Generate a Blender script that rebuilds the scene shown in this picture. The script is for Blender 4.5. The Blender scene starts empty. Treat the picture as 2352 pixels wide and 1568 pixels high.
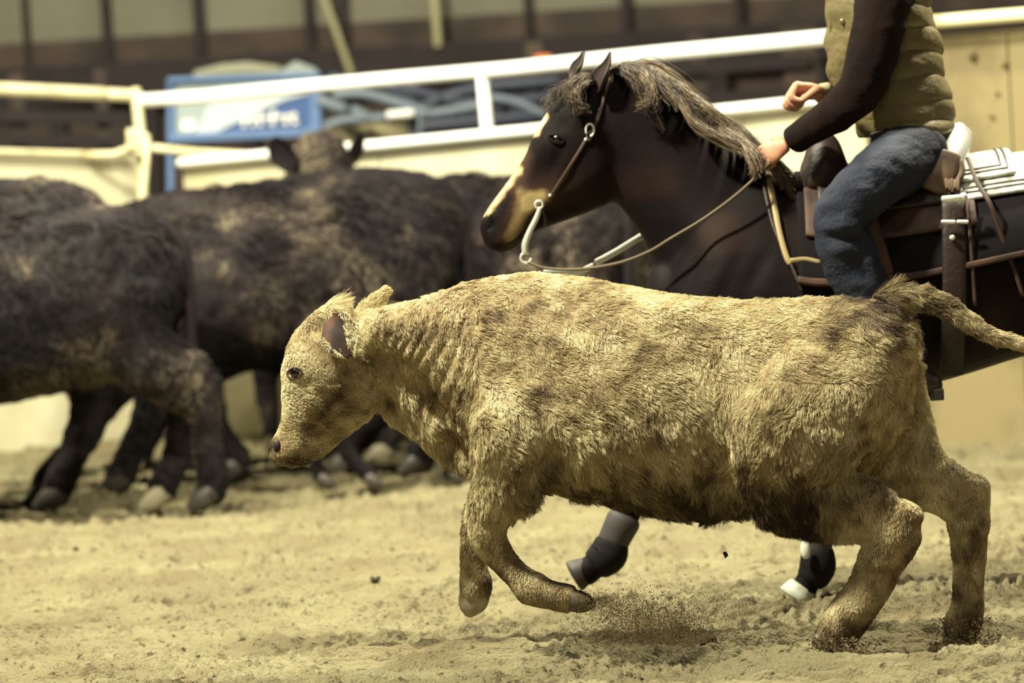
import bpy, bmesh, math, random
import numpy as np
from mathutils import Vector, Matrix, kdtree
from mathutils.bvhtree import BVHTree

# ---------------------------------------------------------------- camera, world, lights, exposure
SC = bpy.context.scene
COL = SC.collection
F = 11107.0; CX, CY = 1176.0, 784.0; CAMH = 1.6
PITCH = math.atan(534.0 / F); ROLL = math.atan(0.06)
_f = np.array([0, math.cos(PITCH), -math.sin(PITCH)])
_r0 = np.array([1.0, 0, 0]); _u0 = np.array([0, math.sin(PITCH), math.cos(PITCH)])
_r = math.cos(ROLL) * _r0 - math.sin(ROLL) * _u0
_u = math.sin(ROLL) * _r0 + math.cos(ROLL) * _u0
cam = bpy.data.cameras.new('camera'); cam_o = bpy.data.objects.new('camera', cam); COL.objects.link(cam_o)
M = Matrix(((_r[0], _u[0], -_f[0], 0), (_r[1], _u[1], -_f[1], 0), (_r[2], _u[2], -_f[2], CAMH), (0, 0, 0, 1)))
cam_o.matrix_world = M
cam.sensor_width = 36; cam.lens = 170; cam.clip_end = 200
cam.dof.use_dof = True; cam.dof.focus_distance = 13.85; cam.dof.aperture_fstop = 2.8
SC.camera = cam_o

w = bpy.data.worlds.new('world'); SC.world = w; w.use_nodes = True
bg = w.node_tree.nodes['Background']; bg.inputs[0].default_value = (0.72, 0.48, 0.72, 1); bg.inputs[1].default_value = 0.05

def area_lamp(name, loc, target, size, power, color, size_y=None):
    l = bpy.data.lights.new(name, 'AREA'); l.energy = power; l.color = color; l.size = size
    if size_y: l.shape = 'RECTANGLE'; l.size_y = size_y
    o = bpy.data.objects.new(name, l); COL.objects.link(o); o.location = loc
    d = Vector(target) - Vector(loc); o.rotation_euler = d.to_track_quat('-Z', 'Y').to_euler()
    return o
WARM = (1.0, 0.945, 0.68)
area_lamp('arena_lamp_main', (-3.3, 12.7, 7.8), (0, 14.2, 0.3), 0.5, 1850, WARM)
area_lamp('arena_lamp_rim', (3.4, 17.2, 6.8), (0.6, 14.5, 0.3), 0.6, 1200, WARM)
area_lamp('arena_lamp_top', (0.6, 12.2, 7.5), (0, 14, 0), 1.0, 70, WARM)
area_lamp('front_fill', (0.5, 4.5, 6.0), (0, 14, 0.5), 1.5, 90, WARM)  # weak fill added from the camera side, not a lamp of the arena
area_lamp('arena_lamp_mid', (-3.4, 19.4, 6.8), (-1.0, 23.6, 0.8), 1.0, 1500, WARM)
area_lamp('barn_lamp', (0.5, 28.6, 6.2), (-0.5, 30.5, 2.0), 1.5, 85, (1, .93, .78))
SC.view_settings.view_transform = 'Standard'; SC.view_settings.look = 'None'
SC.view_settings.exposure = 0.12; SC.view_settings.gamma = 1.0; SC.view_settings.use_curve_mapping = False

# ---------------------------------------------------------------- picture <-> place helpers
def PX(x, y, Y):
    d = _f + (x - CX) / F * _r - (y - CY) / F * _u
    t = Y / d[1]
    return np.array([0, 0, CAMH]) + t * d
def ray(x, y):
    d = _f + (x - CX) / F * _r - (y - CY) / F * _u
    return Vector((0, 0, CAMH)), Vector(d).normalized()
def GROUND(x, y):
    d = _f + (x - CX) / F * _r - (y - CY) / F * _u
    return np.array([0, 0, CAMH]) + d * (CAMH / -d[2])
def proj(P):
    q = np.asarray(P) - np.array([0, 0, CAMH]); z = q @ _f
    return CX + F * (q @ _r) / z, CY - F * (q @ _u) / z
def m_px(Y): return Y / F

# ---------------------------------------------------------------- noise
def _hash(i, j, k, s):
    n = (i * 374761393 + j * 668265263 + k * 2147483647 + s * 974634777) & 0xFFFFFFFF
    n = ((n ^ (n >> 13)) * 1274126177) & 0xFFFFFFFF
    n = (n ^ (n >> 16)) & 0xFFFFFFFF
    return n.astype(np.float64) / 4294967295.0
def vnoise(P, s=0):
    P = np.asarray(P, dtype=np.float64); i = np.floor(P).astype(np.int64); f = P - i; u = f * f * (3 - 2 * f)
    r = 0
    for dx in (0, 1):
        for dy in (0, 1):
            for dz in (0, 1):
                wgt = (u[:, 0] if dx else 1 - u[:, 0]) * (u[:, 1] if dy else 1 - u[:, 1]) * (u[:, 2] if dz else 1 - u[:, 2])
                r = r + wgt * _hash(i[:, 0] + dx, i[:, 1] + dy, i[:, 2] + dz, s)
    return r * 2 - 1
def fbm(P, s=0, o=3):
    P = np.asarray(P); r = 0; a = 1; t = 0
    for k in range(o):
        r = r + a * vnoise(P * 2 ** k + 17.3 * k, s + k); t += a; a *= 0.5
    return r / t
def vec3noise(P, s=0):
    return np.stack([vnoise(P, s), vnoise(P, s + 11), vnoise(P, s + 23)], 1)

# ---------------------------------------------------------------- materials
def srgb(r, g, b):
    f = lambda c: (c / 255 / 12.92) if c / 255 <= 0.04045 else ((c / 255 + 0.055) / 1.055) ** 2.4
    return (f(r), f(g), f(b), 1)
def mat(name, col, rough=0.6, metal=0.0, spec=0.5, noise=None, bump=None, sheen=0.0):
    """noise=(colour2, scale, detail[, ramp_lo, ramp_hi]); bump=(scale, strength)"""
    m = bpy.data.materials.new(name); m.use_nodes = True; nt = m.node_tree; b = nt.nodes['Principled BSDF']
    b.inputs['Base Color'].default_value = col; b.inputs['Roughness'].default_value = rough
    b.inputs['Metallic'].default_value = metal; b.inputs['Specular IOR Level'].default_value = spec
    b.inputs['Sheen Weight'].default_value = sheen
    tc = nt.nodes.new('ShaderNodeTexCoord')
    if noise:
        n = nt.nodes.new('ShaderNodeTexNoise'); n.inputs['Scale'].default_value = noise[1]; n.inputs['Detail'].default_value = noise[2]
        rp = nt.nodes.new('ShaderNodeValToRGB'); lo, hi = (noise[3], noise[4]) if len(noise) > 3 else (0.35, 0.65)
        rp.color_ramp.elements[0].position = lo; rp.color_ramp.elements[1].position = hi
        rp.color_ramp.elements[0].color = col; rp.color_ramp.elements[1].color = noise[0]
        nt.links.new(tc.outputs['Object'], n.inputs['Vector']); nt.links.new(n.outputs['Fac'], rp.inputs['Fac'])
        nt.links.new(rp.outputs['Color'], b.inputs['Base Color'])
    if bump:
        n2 = nt.nodes.new('ShaderNodeTexNoise'); n2.inputs['Scale'].default_value = bump[0]; n2.inputs['Detail'].default_value = 4
        bp = nt.nodes.new('ShaderNodeBump'); bp.inputs['Strength'].default_value = bump[1]; bp.inputs['Distance'].default_value = 0.01
        nt.links.new(tc.outputs['Object'], n2.inputs['Vector']); nt.links.new(n2.outputs['Fac'], bp.inputs['Height'])
        nt.links.new(bp.outputs['Normal'], b.inputs['Normal'])
    return m
def attr_mat(name, stops, attr='tone', rough=0.6, spec=0.3, metal=0.0, bump=None):
    m = bpy.data.materials.new(name); m.use_nodes = True; nt = m.node_tree; b = nt.nodes['Principled BSDF']
    a = nt.nodes.new('ShaderNodeAttribute'); a.attribute_name = attr
    rp = nt.nodes.new('ShaderNodeValToRGB'); e = rp.color_ramp.elements
    e[0].position, e[0].color = stops[0]; e[1].position, e[1].color = stops[-1]
    for p, c in stops[1:-1]:
        x = e.new(p); x.color = c
    nt.links.new(a.outputs['Fac'], rp.inputs['Fac']); nt.links.new(rp.outputs['Color'], b.inputs['Base Color'])
    b.inputs['Roughness'].default_value = rough; b.inputs['Specular IOR Level'].default_value = spec; b.inputs['Metallic'].default_value = metal
    if bump:
        tc = nt.nodes.new('ShaderNodeTexCoord'); n2 = nt.nodes.new('ShaderNodeTexNoise'); n2.inputs['Scale'].default_value = bump[0]; n2.inputs['Detail'].default_value = 5
        bp = nt.nodes.new('ShaderNodeBump'); bp.inputs['Strength'].default_value = bump[1]; bp.inputs['Distance'].default_value = 0.01
        nt.links.new(tc.outputs['Object'], n2.inputs['Vector']); nt.links.new(n2.outputs['Fac'], bp.inputs['Height']); nt.links.new(bp.outputs['Normal'], b.inputs['Normal'])
    return m

# ---------------------------------------------------------------- objects
def tag(o, label=None, cat=None, group=None, kind=None):
    if label: o['label'] = label
    if cat: o['category'] = cat
    if group: o['group'] = group
    if kind: o['kind'] = kind
    return o
def empty(name, loc):
    o = bpy.data.objects.new(name, None); COL.objects.link(o); o.location = loc; o.empty_display_size = 0.1
    return o
def adopt(o, parent):
    o.parent = parent; o.matrix_parent_inverse = Matrix.Translation(parent.location).inverted() if parent.type == 'EMPTY' else parent.matrix_world.inverted()
    return o

class MB:
    """collects closed shapes (world coordinates), links them as one mesh object"""
    def __init__(s): s.v = []; s.f = []; s.n = 0
    def add(s, V, Fc):
        V = np.asarray(V, float); s.v.append(V); s.f += [tuple(int(i) + s.n for i in f) for f in Fc]; s.n += len(V)
    def rings(s, R, closed_ends=True, cap=0.35):
        """R: (n, m, 3) rings"""
        R = np.asarray(R, float)
        if closed_ends:
            def endcap(r, nb):
                c = r.mean(0); d = c - nb.mean(0); d /= (np.linalg.norm(d) + 1e-9)
                rad = np.min(np.linalg.norm(r - c, axis=1))
                return [c + (r - c) * 0.93 + d * rad * cap * 0.35, c + (r - c) * 0.7 + d * rad * cap * 0.75, c + (r - c) * 0.35 + d * rad * cap * 0.97]
            A = endcap(R[0], R[1])[::-1]; B = endcap(R[-1], R[-2])
            R = np.concatenate([np.array(A), R, np.array(B)])
        n, m, _ = R.shape; V = R.reshape(-1, 3); Fc = []
        for i in range(n - 1):
            for j in range(m):
                a = i * m + j; b = i * m + (j + 1) % m
                Fc.append((a, b, b + m, a + m))
        Fc.append(tuple(range(m - 1, -1, -1))); Fc.append(tuple(range((n - 1) * m, n * m)))
        s.add(V, Fc)
    def tube(s, pts, rad, m=10, lat=1.0, L=None, cap=0.6, sub=0):
        pts = np.asarray(pts, float); rad = np.broadcast_to(np.asarray(rad, float), (len(pts),)).copy()
        lat = np.broadcast_to(np.asarray(lat, float), (len(pts),)).copy()
        if sub:
            Q = spline(np.concatenate([pts, rad[:, None], lat[:, None]], 1), sub); pts, rad, lat = Q[:, :3], Q[:, 3], Q[:, 4]
        s.rings(sweep(pts, rad, rad * lat, L, m), cap=cap)
    def box(s, c, h, ax=None):
        c = np.asarray(c, float); ax = np.eye(3) if ax is None else np.asarray(ax, float)
        V = [c + sum(ax[k] * h[k] * sg[k] for k in range(3)) for sg in [(-1,-1,-1),(1,-1,-1),(1,1,-1),(-1,1,-1),(-1,-1,1),(1,-1,1),(1,1,1),(-1,1,1)]]
        s.add(V, [(0,3,2,1),(4,5,6,7),(0,1,5,4),(1,2,6,5),(2,3,7,6),(3,0,4,7)])
    def prism(s, poly, d):
        """poly: (n,3) outline; extruded by vector d"""
        P = np.asarray(poly, float); n = len(P); V = np.concatenate([P, P + np.asarray(d, float)])
        s.add(V, [tuple(range(n - 1, -1, -1)), tuple(range(n, 2 * n))] + [(i, (i + 1) % n, (i + 1) % n + n, i + n) for i in range(n)])
    def ball(s, c, r, m=12, sc=(1, 1, 1)):
        rs = []
        for i in range(1, m // 2 + 1):
            t = math.pi * i / (m // 2 + 1)
            rs.append([np.asarray(c) + r * np.array([math.sin(t) * math.cos(a) * sc[0], math.sin(t) * math.sin(a) * sc[1], math.cos(t) * sc[2]]) for a in np.linspace(0, 2 * math.pi, m, endpoint=False)])
        s.rings(rs, closed_ends=False)
    def mesh(s, name):
        me = bpy.data.meshes.new(name); V = np.concatenate(s.v) if s.v else np.zeros((0, 3))
        me.from_pydata(V.tolist(), [], s.f); me.update(); return me
    def build(s, name, material, parent=None, smooth=True, bevel=0.0, remesh=None, sm_iter=0, subsurf=0):
        me = s.mesh(name); bm = bmesh.new(); bm.from_mesh(me); bmesh.ops.recalc_face_normals(bm, faces=bm.faces); bm.to_mesh(me); bm.free()
        o = bpy.data.objects.new(name, me); COL.objects.link(o)
        if remesh:
            md = o.modifiers.new('r', 'REMESH'); md.mode = 'VOXEL'; md.voxel_size = remesh; md.use_smooth_shade = True
            if sm_iter:
                sm = o.modifiers.new('s', 'SMOOTH'); sm.factor = 0.5; sm.iterations = sm_iter
            bake(o)
        if bevel:
            b = o.modifiers.new('b', 'BEVEL'); b.width = bevel; b.segments = 2; b.limit_method = 'ANGLE'; bake(o)
        if subsurf:
            b = o.modifiers.new('b', 'SUBSURF'); b.levels = subsurf; b.render_levels = subsurf; bake(o)
        if smooth: o.data.shade_smooth()
        if smooth == 'auto': o.data.set_sharp_from_angle(angle=math.radians(40))
        if material is not None: o.data.materials.append(material)
        if parent is not None: adopt(o, parent)
        return o
def bake(o):
    dg = bpy.context.evaluated_depsgraph_get(); me = bpy.data.meshes.new_from_object(o.evaluated_get(dg))
    o.modifiers.clear(); old = o.data; o.data = me; me.name = o.name
    if old.users == 0: bpy.data.meshes.remove(old)
def spline(K, sub):
    """Catmull-Rom through rows of K, sub steps per span"""
    K = np.asarray(K, float); n = len(K); P = np.concatenate([[2 * K[0] - K[1]], K, [2 * K[-1] - K[-2]]]); out = []
    for i in range(n - 1):
        p0, p1, p2, p3 = P[i:i + 4]
        for t in np.arange(sub) / sub:
            out.append(0.5 * (2 * p1 + (p2 - p0) * t + (2 * p0 - 5 * p1 + 4 * p2 - p3) * t ** 2 + (3 * p1 - p0 - 3 * p2 + p3) * t ** 3))
    out.append(K[-1]); return np.array(out)
def nrm(v): v = np.asarray(v, float); return v / (np.linalg.norm(v, axis=-1, keepdims=True) + 1e-12)
def sweep(C, ra, rb, L=None, m=20):
    C = np.asarray(C, float); n = len(C); T = nrm(np.gradient(C, axis=0))
    L = np.array([0.0, 1.0, 0.0]) if L is None else np.asarray(L, float)
    ph = np.linspace(0, 2 * math.pi, m, endpoint=False); R = []
    for i in range(n):
        a = np.cross(T[i], L)
        if np.linalg.norm(a) < 1e-3: a = np.cross(T[i], [1, 0, 0.1])
        a = nrm(a); b = nrm(np.cross(a, T[i]))
        R.append(C[i] + np.outer(np.cos(ph), a * ra[i]) + np.outer(np.sin(ph), b * rb[i]))
    return np.array(R)
def tb(secs, L, m=36, sub=6, Yf=None):
    """sections (xtop, ytop, xbot, ybot, halfwidth, egg[, Y]) traced in the picture plane -> rings; egg > 0 narrows the top"""
    K = []
    for s in secs:
        Y = s[6] if len(s) > 6 else Yf((s[0] + s[2]) / 2)
        T = PX(s[0], s[1], Y); B = PX(s[2], s[3], Y); K.append(list(T) + list(B) + [s[4], s[5]])
    K = spline(K, sub); ph = np.linspace(0, 2 * math.pi, m, endpoint=False); R = []
    for k in K:
        T, B, w_, e = k[:3], k[3:6], k[6], k[7]; c = (T + B) / 2; a = (T - B) / 2
        R.append(c + np.outer(np.cos(ph), a) + np.outer(np.sin(ph) * (1 - e * np.cos(ph)) * w_, L))
    return np.array(R)
def limb(mb, secs, L, sub=5, m=20, cap=0.6):
    """(x, y, r_px, Y, lateral factor)"""
    K = []
    for x, y, r, Y, lt in secs: K.append(list(PX(x, y, Y)) + [r * m_px(Y), r * m_px(Y) * lt])
    K = spline(K, sub); mb.rings(sweep(K[:, :3], K[:, 3], K[:, 4], L, m), cap=cap)
def get_vn(o):
    me = o.data; n = len(me.vertices); V = np.empty(n * 3); me.vertices.foreach_get('co', V); N = np.empty(n * 3); me.vertices.foreach_get('normal', N)
    return V.reshape(-1, 3), N.reshape(-1, 3)
def set_v(o, V): o.data.vertices.foreach_set('co', np.ascontiguousarray(V).ravel()); o.data.update()
def lumps(o, L, noise_amp=0.0, noise_scale=6, seed=1):
    """L: (x, y, Y, radius m, amplitude m[, stretch vector dx,dy px and factor])"""
    V, N = get_vn(o); D = np.zeros(len(V))
    for l in L:
        c = PX(l[0], l[1], l[2]); q = V - c
        if len(l) > 5:
            d = nrm(PX(l[0] + l[5], l[1] + l[6], l[2]) - c); q = q - np.outer(q @ d, d) * (1 - 1 / l[7])
        D += l[4] * np.exp(-(q ** 2).sum(1) / l[3] ** 2)
    if noise_amp: D += noise_amp * fbm(V * noise_scale, seed)
    set_v(o, V + N * D[:, None])
def set_tone(o, t, name='tone'):
    a = o.data.attributes.new(name, 'FLOAT', 'POINT'); a.data.foreach_set('value', np.ascontiguousarray(t, dtype=np.float32))
def bvh(o):
    dg = bpy.context.evaluated_depsgraph_get(); return BVHTree.FromObject(o, dg)
def hit(x, y, tree, off=0.0, Yd=None):
    o, d = ray(x, y); h = tree.ray_cast(o, d)
    if h[0] is None: return PX(x, y, Yd)
    return np.array(h[0]) + np.array(h[1]) * off * (1 if h[1].dot(d) < 0 else -1)

# ---------------------------------------------------------------- fur
def fur(name, body, n, length, comb, material, parent, radius=0.0006, nseg=5, lift=0.35, clump=0.5, per=25, wave=0.25, wfreq=60, tone=None, dens=None, seed=3, tip=0.35, kind='stuff', wmid=0.0):
    rng = np.random.default_rng(seed); V, N = get_vn(body); me = body.data; me.calc_loop_triangles()
    t = np.empty(len(me.loop_triangles) * 3, dtype=np.int32); me.loop_triangles.foreach_get('vertices', t); t = t.reshape(-1, 3)
    A, B, C = V[t[:, 0]], V[t[:, 1]], V[t[:, 2]]; ar = np.linalg.norm(np.cross(B - A, C - A), axis=1)
    if dens is not None: ar = ar * dens((A + B + C) / 3)
    i = rng.choice(len(t), n, p=ar / ar.sum()); r1 = np.sqrt(rng.random(n)); r2 = rng.random(n)
    wa, wb, wc = (1 - r1)[:, None], (r1 * (1 - r2))[:, None], (r1 * r2)[:, None]
    P = wa * A[i] + wb * B[i] + wc * C[i]; Nn = nrm(wa * N[t[i, 0]] + wb * N[t[i, 1]] + wc * N[t[i, 2]])
    Ln = (length(P) if callable(length) else np.full(n, length)) * (0.7 + 0.6 * rng.random(n))
    Cb = comb(P, Nn); T = nrm(Cb - Nn * (Cb * Nn).sum(1)[:, None])
    lf = lift(P) if callable(lift) else np.full(n, lift)
    wv = nrm(vec3noise(P * wfreq * 0.35, seed)) * (0.5 + 0.5 * np.abs(vnoise(P * 9, seed + 5)))[:, None]
    if wmid: wv = wv + wmid * vec3noise(P * wfreq * 0.12, seed + 31)
    d0 = nrm(Nn * lf[:, None] + T * (1 - lf)[:, None] + wv * wave + 0.12 * rng.normal(size=(n, 3)))
    d1 = nrm(T + Nn * 0.1 + wv * wave * 2 + 0.1 * rng.normal(size=(n, 3)))
    s = np.linspace(0, 1, nseg); S = np.empty((n, nseg, 3))
    cur = rng.random(n) * 6.28; side = nrm(np.cross(Nn, T))
    for k, q in enumerate(s):
        S[:, k] = P + Ln[:, None] * (d0 * (q - 0.4 * q * q) + d1 * 0.5 * q * q) - Nn * 0.0015 * (q == 0)
    if clump:
        m_ = max(n // per, 1); ci = rng.choice(n, m_, replace=False); kd = kdtree.KDTree(m_)
        for k, c in enumerate(ci): kd.insert(P[c], k)
        kd.balance(); near = np.array([ci[kd.find(p)[1]] for p in P])
        ph = (cur[near])[:, None] + 5.0 * s[None, :]
        wig = (np.cos(ph)[:, :, None] * side[near][:, None, :] + np.sin(ph)[:, :, None] * Nn[near][:, None, :] * .6) * (Ln[:, None] * 0.10 * s)[:, :, None]
        tgt = S[near] + 0.25 * (P - P[near])[:, None, :]
        cl = (clump(P) if callable(clump) else clump) * (0.7 + 0.3 * rng.random(n)); S = S + (tgt - S) * (cl[:, None] * s ** 1.2)[:, :, None] + wig
    hc = bpy.data.hair_curves.new(name); hc.add_curves([nseg] * n); hc.points.foreach_set('position', S.astype(np.float32).ravel())
    ra = np.broadcast_to(radius * (1 - (1 - tip) * s ** 1.5), (n, nseg)) 
    at = hc.attributes.get('radius') or hc.attributes.new('radius', 'FLOAT', 'POINT'); at.data.foreach_set('value', np.ascontiguousarray(ra, dtype=np.float32).ravel())
    if tone is not None:
        tv = np.clip(tone(P) + 0.10 * rng.normal(size=n), 0, 1); a = hc.attributes.new('tone', 'FLOAT', 'POINT'); a.data.foreach_set('value', np.repeat(tv, nseg).astype(np.float32))
    hc.materials.append(material); o = bpy.data.objects.new(name, hc); COL.objects.link(o); adopt(o, parent)
    if kind: o['kind'] = kind
    return o
def strands(name, lists, radii, material, parent, kind='stuff', tones=None):
    """explicit strands (n, k, 3)"""
    S = np.asarray(lists); n, k, _ = S.shape; hc = bpy.data.hair_curves.new(name); hc.add_curves([k] * n); hc.points.foreach_set('position', S.astype(np.float32).ravel())
    at = hc.attributes.get('radius') or hc.attributes.new('radius', 'FLOAT', 'POINT'); at.data.foreach_set('value', np.ascontiguousarray(np.broadcast_to(radii * (1 - 0.7 * np.linspace(0, 1, k) ** 2), (n, k)), dtype=np.float32).ravel())
    if tones is not None:
        a = hc.attributes.new('tone', 'FLOAT', 'POINT'); a.data.foreach_set('value', np.repeat(tones, k).astype(np.float32))
    hc.materials.append(material); o = bpy.data.objects.new(name, hc); COL.objects.link(o); adopt(o, parent)
    if kind: o['kind'] = kind
    return o
def ss(x, a, b):
    t = np.clip((x - a) / (b - a), 0, 1); return t * t * (3 - 2 * t)

# ================================================================ SETTING: sand floor, barn, fence
SAND = mat('sand', srgb(128, 122, 97), 0.95, spec=0.05, noise=(srgb(104, 95, 74), 2.2, 6, 0.3, 0.7), bump=(110, 1.0))
def specks(m, col, scale, lo, hi):
    nt = m.node_tree; b = nt.nodes['Principled BSDF']; src = b.inputs['Base Color'].links[0].from_socket; tc = nt.nodes.new('ShaderNodeTexCoord'); n = nt.nodes.new('ShaderNodeTexNoise'); n.inputs['Scale'].default_value = scale; n.inputs['Detail'].default_value = 3
    r = nt.nodes.new('ShaderNodeMapRange'); r.inputs[1].default_value = lo; r.inputs[2].default_value = hi; mx = nt.nodes.new('ShaderNodeMix'); mx.data_type = 'RGBA'; mx.inputs[7].default_value = col
    nt.links.new(tc.outputs['Object'], n.inputs['Vector']); nt.links.new(n.outputs['Fac'], r.inputs[0]); nt.links.new(r.outputs[0], mx.inputs[0]); nt.links.new(src, mx.inputs[6]); nt.links.new(mx.outputs[2], b.inputs['Base Color'])
specks(SAND, srgb(60, 53, 42), 34, .60, .72); specks(SAND, srgb(66, 58, 46), 9, .62, .76)
def sand_height(P):
    """relief of the churned sand; P (n,2)"""
    Q = np.concatenate([P, np.zeros((len(P), 1))], 1)
    wv = Q * np.array([1.0, 1.25, 1]) + 0.35 * vec3noise(Q * 1.7, 5)
    h = 0.020 * vnoise(wv * 1.9, 2) + 0.015 * vnoise(wv * 5, 3)
    r = 1 - np.abs(vnoise(wv * 6.5, 4)); h += 0.011 * (r ** 3 - 0.3)
    r = 1 - np.abs(vnoise(wv * 15, 6)); h += 0.014 * (r ** 3 - 0.3)
    p = vnoise(wv * 11, 7); h -= 0.045 * ss(p, 0.35, 0.8)                    # small pits
    p = vnoise(wv * 22, 8); h += 0.017 * ss(p, 0.2, 0.7)                      # clods
    p = vnoise(wv * 41, 9); h += 0.010 * ss(p, 0.1, 0.6)
    p = vnoise(wv * np.array([60, 75, 1]), 10); h += 0.004 * p; p = vnoise(wv * 30, 12); h -= 0.012 * ss(p, .3, .8)
    return h
GP = GROUND
_dents = []   # (x, y px on the ground, rx m, ry m, depth m)
for d in [(935, 1445, .09, .16, .035), (1560, 1500, .16, .30, .045), (1640, 1505, .12, .25, .03), (1290, 1440, .3, .2, .015), (1840, 1440, .25, .3, .02), (1940, 1512, .08, .16, .02),
          (2120, 1500, .2, .3, .03), (690, 1120, .3, .5, .05), (260, 1180, .5, .5, .04), (560, 1130, .25, .4, .05), (60, 1100, .4, .5, .04), (860, 1125, .5, .4, .04), (1800, 1350, .25, .5, .03), (130, 1335, .09, .2, .02), (330, 1430, .12, .2, .02), (1010, 1440, .1, .2, .02)]:
    g = GROUND(d[0], d[1]); _dents.append((g[0], g[1], d[2], d[3], -d[4]))
for d in [(1680, 1475, .15, .12, .02), (1800, 1520, .22, .2, .025), (2050, 1530, .3, .22, .025), (460, 1165, .35, .25, .03), (1900, 1460, .15, .12, .012), (2290, 1500, .2, .2, .02), (1050, 1470, .15, .15, .014)]:
    g = GROUND(d[0], d[1]); _dents.append((g[0], g[1], d[2], d[3], d[4]))
def ground_z(P):
    P = np.atleast_2d(P); h = sand_height(P)
    for x, y, a, b, d in _dents: h = h + d * np.exp(-((P[:, 0] - x) / a) ** 2 - ((P[:, 1] - y) / b) ** 2)
    return h
def grid_floor(name, xs, ys, zf, m):
    X, Yg = np.meshgrid(xs, ys); P = np.stack([X.ravel(), Yg.ravel()], 1); z = zf(P); nx, ny = len(xs), len(ys)
    V = np.concatenate([P, z[:, None]], 1); i = np.arange((ny - 1) * (nx - 1)); r, c = i // (nx - 1), i % (nx - 1); a = r * nx + c
    Q = np.stack([a, a + 1, a + nx + 1, a + nx], 1); me = bpy.data.meshes.new(name)
    me.vertices.add(len(V)); me.vertices.foreach_set('co', V.ravel()); me.loops.add(len(Q) * 4); me.loops.foreach_set('vertex_index', Q.ravel())
    me.polygons.add(len(Q)); me.polygons.foreach_set('loop_start', np.arange(len(Q)) * 4); me.update(calc_edges=True); me.shade_smooth()
    o = bpy.data.objects.new(name, me); COL.objects.link(o); me.materials.append(m); return o
xs = np.unique(np.concatenate([np.linspace(-9, -4, 40), np.arange(-4, -2, .025), np.arange(-2, 2, 0.0075), np.arange(2, 4, .025), np.linspace(4, 9, 40)]))
ys = np.unique(np.concatenate([np.linspace(-3, 7, 30), np.arange(7, 12.2, 0.03), np.arange(12.2, 16.6, 0.011), np.arange(16.2, 26, 0.03), np.linspace(26, 34, 40)]))
floor = grid_floor('floor', xs, ys, ground_z, SAND); tag(floor, kind='structure')
def gz(x, y): return float(ground_z(np.array([[x, y]]))[0])

# ---- barn wall behind the arena: translucent grey sheeting above a dark beam, boarded below
SHEET = mat('sheeting', srgb(118, 116, 100), 0.7, noise=(srgb(108, 104, 90), 1.2, 3))
DARKWOOD = mat('dark_timber', srgb(40, 30, 32), 0.8, noise=(srgb(28, 21, 24), 5, 4))
MIDWOOD = mat('weathered_boards', srgb(76, 62, 54), 0.8, noise=(srgb(48, 38, 36), 3, 4))
PALEPOLE = mat('pale_pole', srgb(170, 165, 130), 0.6)
YB = 31.0
mb = MB(); a = PX(-400, 128, YB); b = PX(2800, 20, YB)
mb.prism([(-9, YB, a[2]), (9, YB, a[2] + 0.02), (9, YB, 7.5), (-9, YB, 7.5)], (0, .06, 0))
barn = mb.build('wall_back', SHEET, smooth=False); tag(barn, kind='structure')
mb = MB(); mb.prism([(-9, YB - .02, -0.1), (9, YB - .02, -0.1), (9, YB - .02, a[2] + .02), (-9, YB - .02, a[2])], (0, .06, 0))
tag(mb.build('wall_back_lower', MIDWOOD, smooth=False), kind='structure')
zl = PX(1176, 100, YB)[2]
mb = MB(); mb.box((0, YB - .16, zl - .10), (9, .10, .13)); tag(mb.build('trim_1', DARKWOOD, smooth=False, bevel=.01), kind='structure')
def post(name, x, w_, Y, z0, z1, m, label=None, cat='post', lean=0.0, d=.06, group=None):
    c = PX(x, 90, Y); mb = MB(); mb.prism([(c[0] - w_ + lean, Y, z0), (c[0] + w_ + lean, Y, z0), (c[0] + w_, Y, z1), (c[0] - w_, Y, z1)], (0, d, 0))
    o = mb.build(name, m, smooth=False, bevel=.005); return tag(o, label, cat, group) if label else tag(o, kind='structure')
for k, (x, w_) in enumerate([(60, .02), (245, .03), (458, .035), (712, .03), (788, .035), (1215, .02), (1440, .03), (1700, .03), (2060, .02)]):
    post('trim_%d' % (k + 2), x, w_, YB - .12, zl, 7.5, DARKWOOD)
for k, (x, w_) in enumerate([(120, .05), (330, .06), (560, .05), (905, .06), (1010, .09), (1090, .06), (1250, .05), (1500, .05), (1640, .07), (1850, .13), (2050, .06)]):
    post('trim_%d' % (k + 20), x, w_, YB - .2, -.05, zl, DARKWOOD)
# dark horizontal boards of the holding pens behind the fence
def rail_board(x0, y0, x1, y1, h, Y, m, name, label, cat='board', group=None, d=.05):
    A = PX(x0, y0, Y); B = PX(x1, y1, Y); hh = h * m_px(Y); mb = MB(); up = np.array([0, 0, hh])
    mb.prism([A - up, B - up, B + up, A + up], (0, d, 0)); o = mb.build(name, m, smooth=False, bevel=.006); return tag(o, label, cat, group)
def pen(x, label, boards, posts):
    root = empty('holding_pen', PX(x, 900, 28.5) * [1, 1, 0]); tag(root, label, 'pen')
    for x0, y0, x1, y1, h, Y in boards:
        A = PX(x0, y0, Y); B = PX(x1, y1, Y); up = np.array([0, 0, h * m_px(Y)]); mb = MB(); mb.prism([A - up, B - up, B + up, A + up], (0, .05, 0)); mb.build('board', DARKWOOD, root, smooth=False, bevel=.006)
    for xp, w_, Y in posts:
        c = PX(xp, 250, Y); mb = MB(); mb.prism([(c[0] - w_, Y, -.05), (c[0] + w_, Y, -.05), (c[0] + w_, Y, 1.98), (c[0] - w_, Y, 1.98)], (0, .06, 0)); mb.build('post', MIDWOOD, root, smooth=False, bevel=.006)
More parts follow.
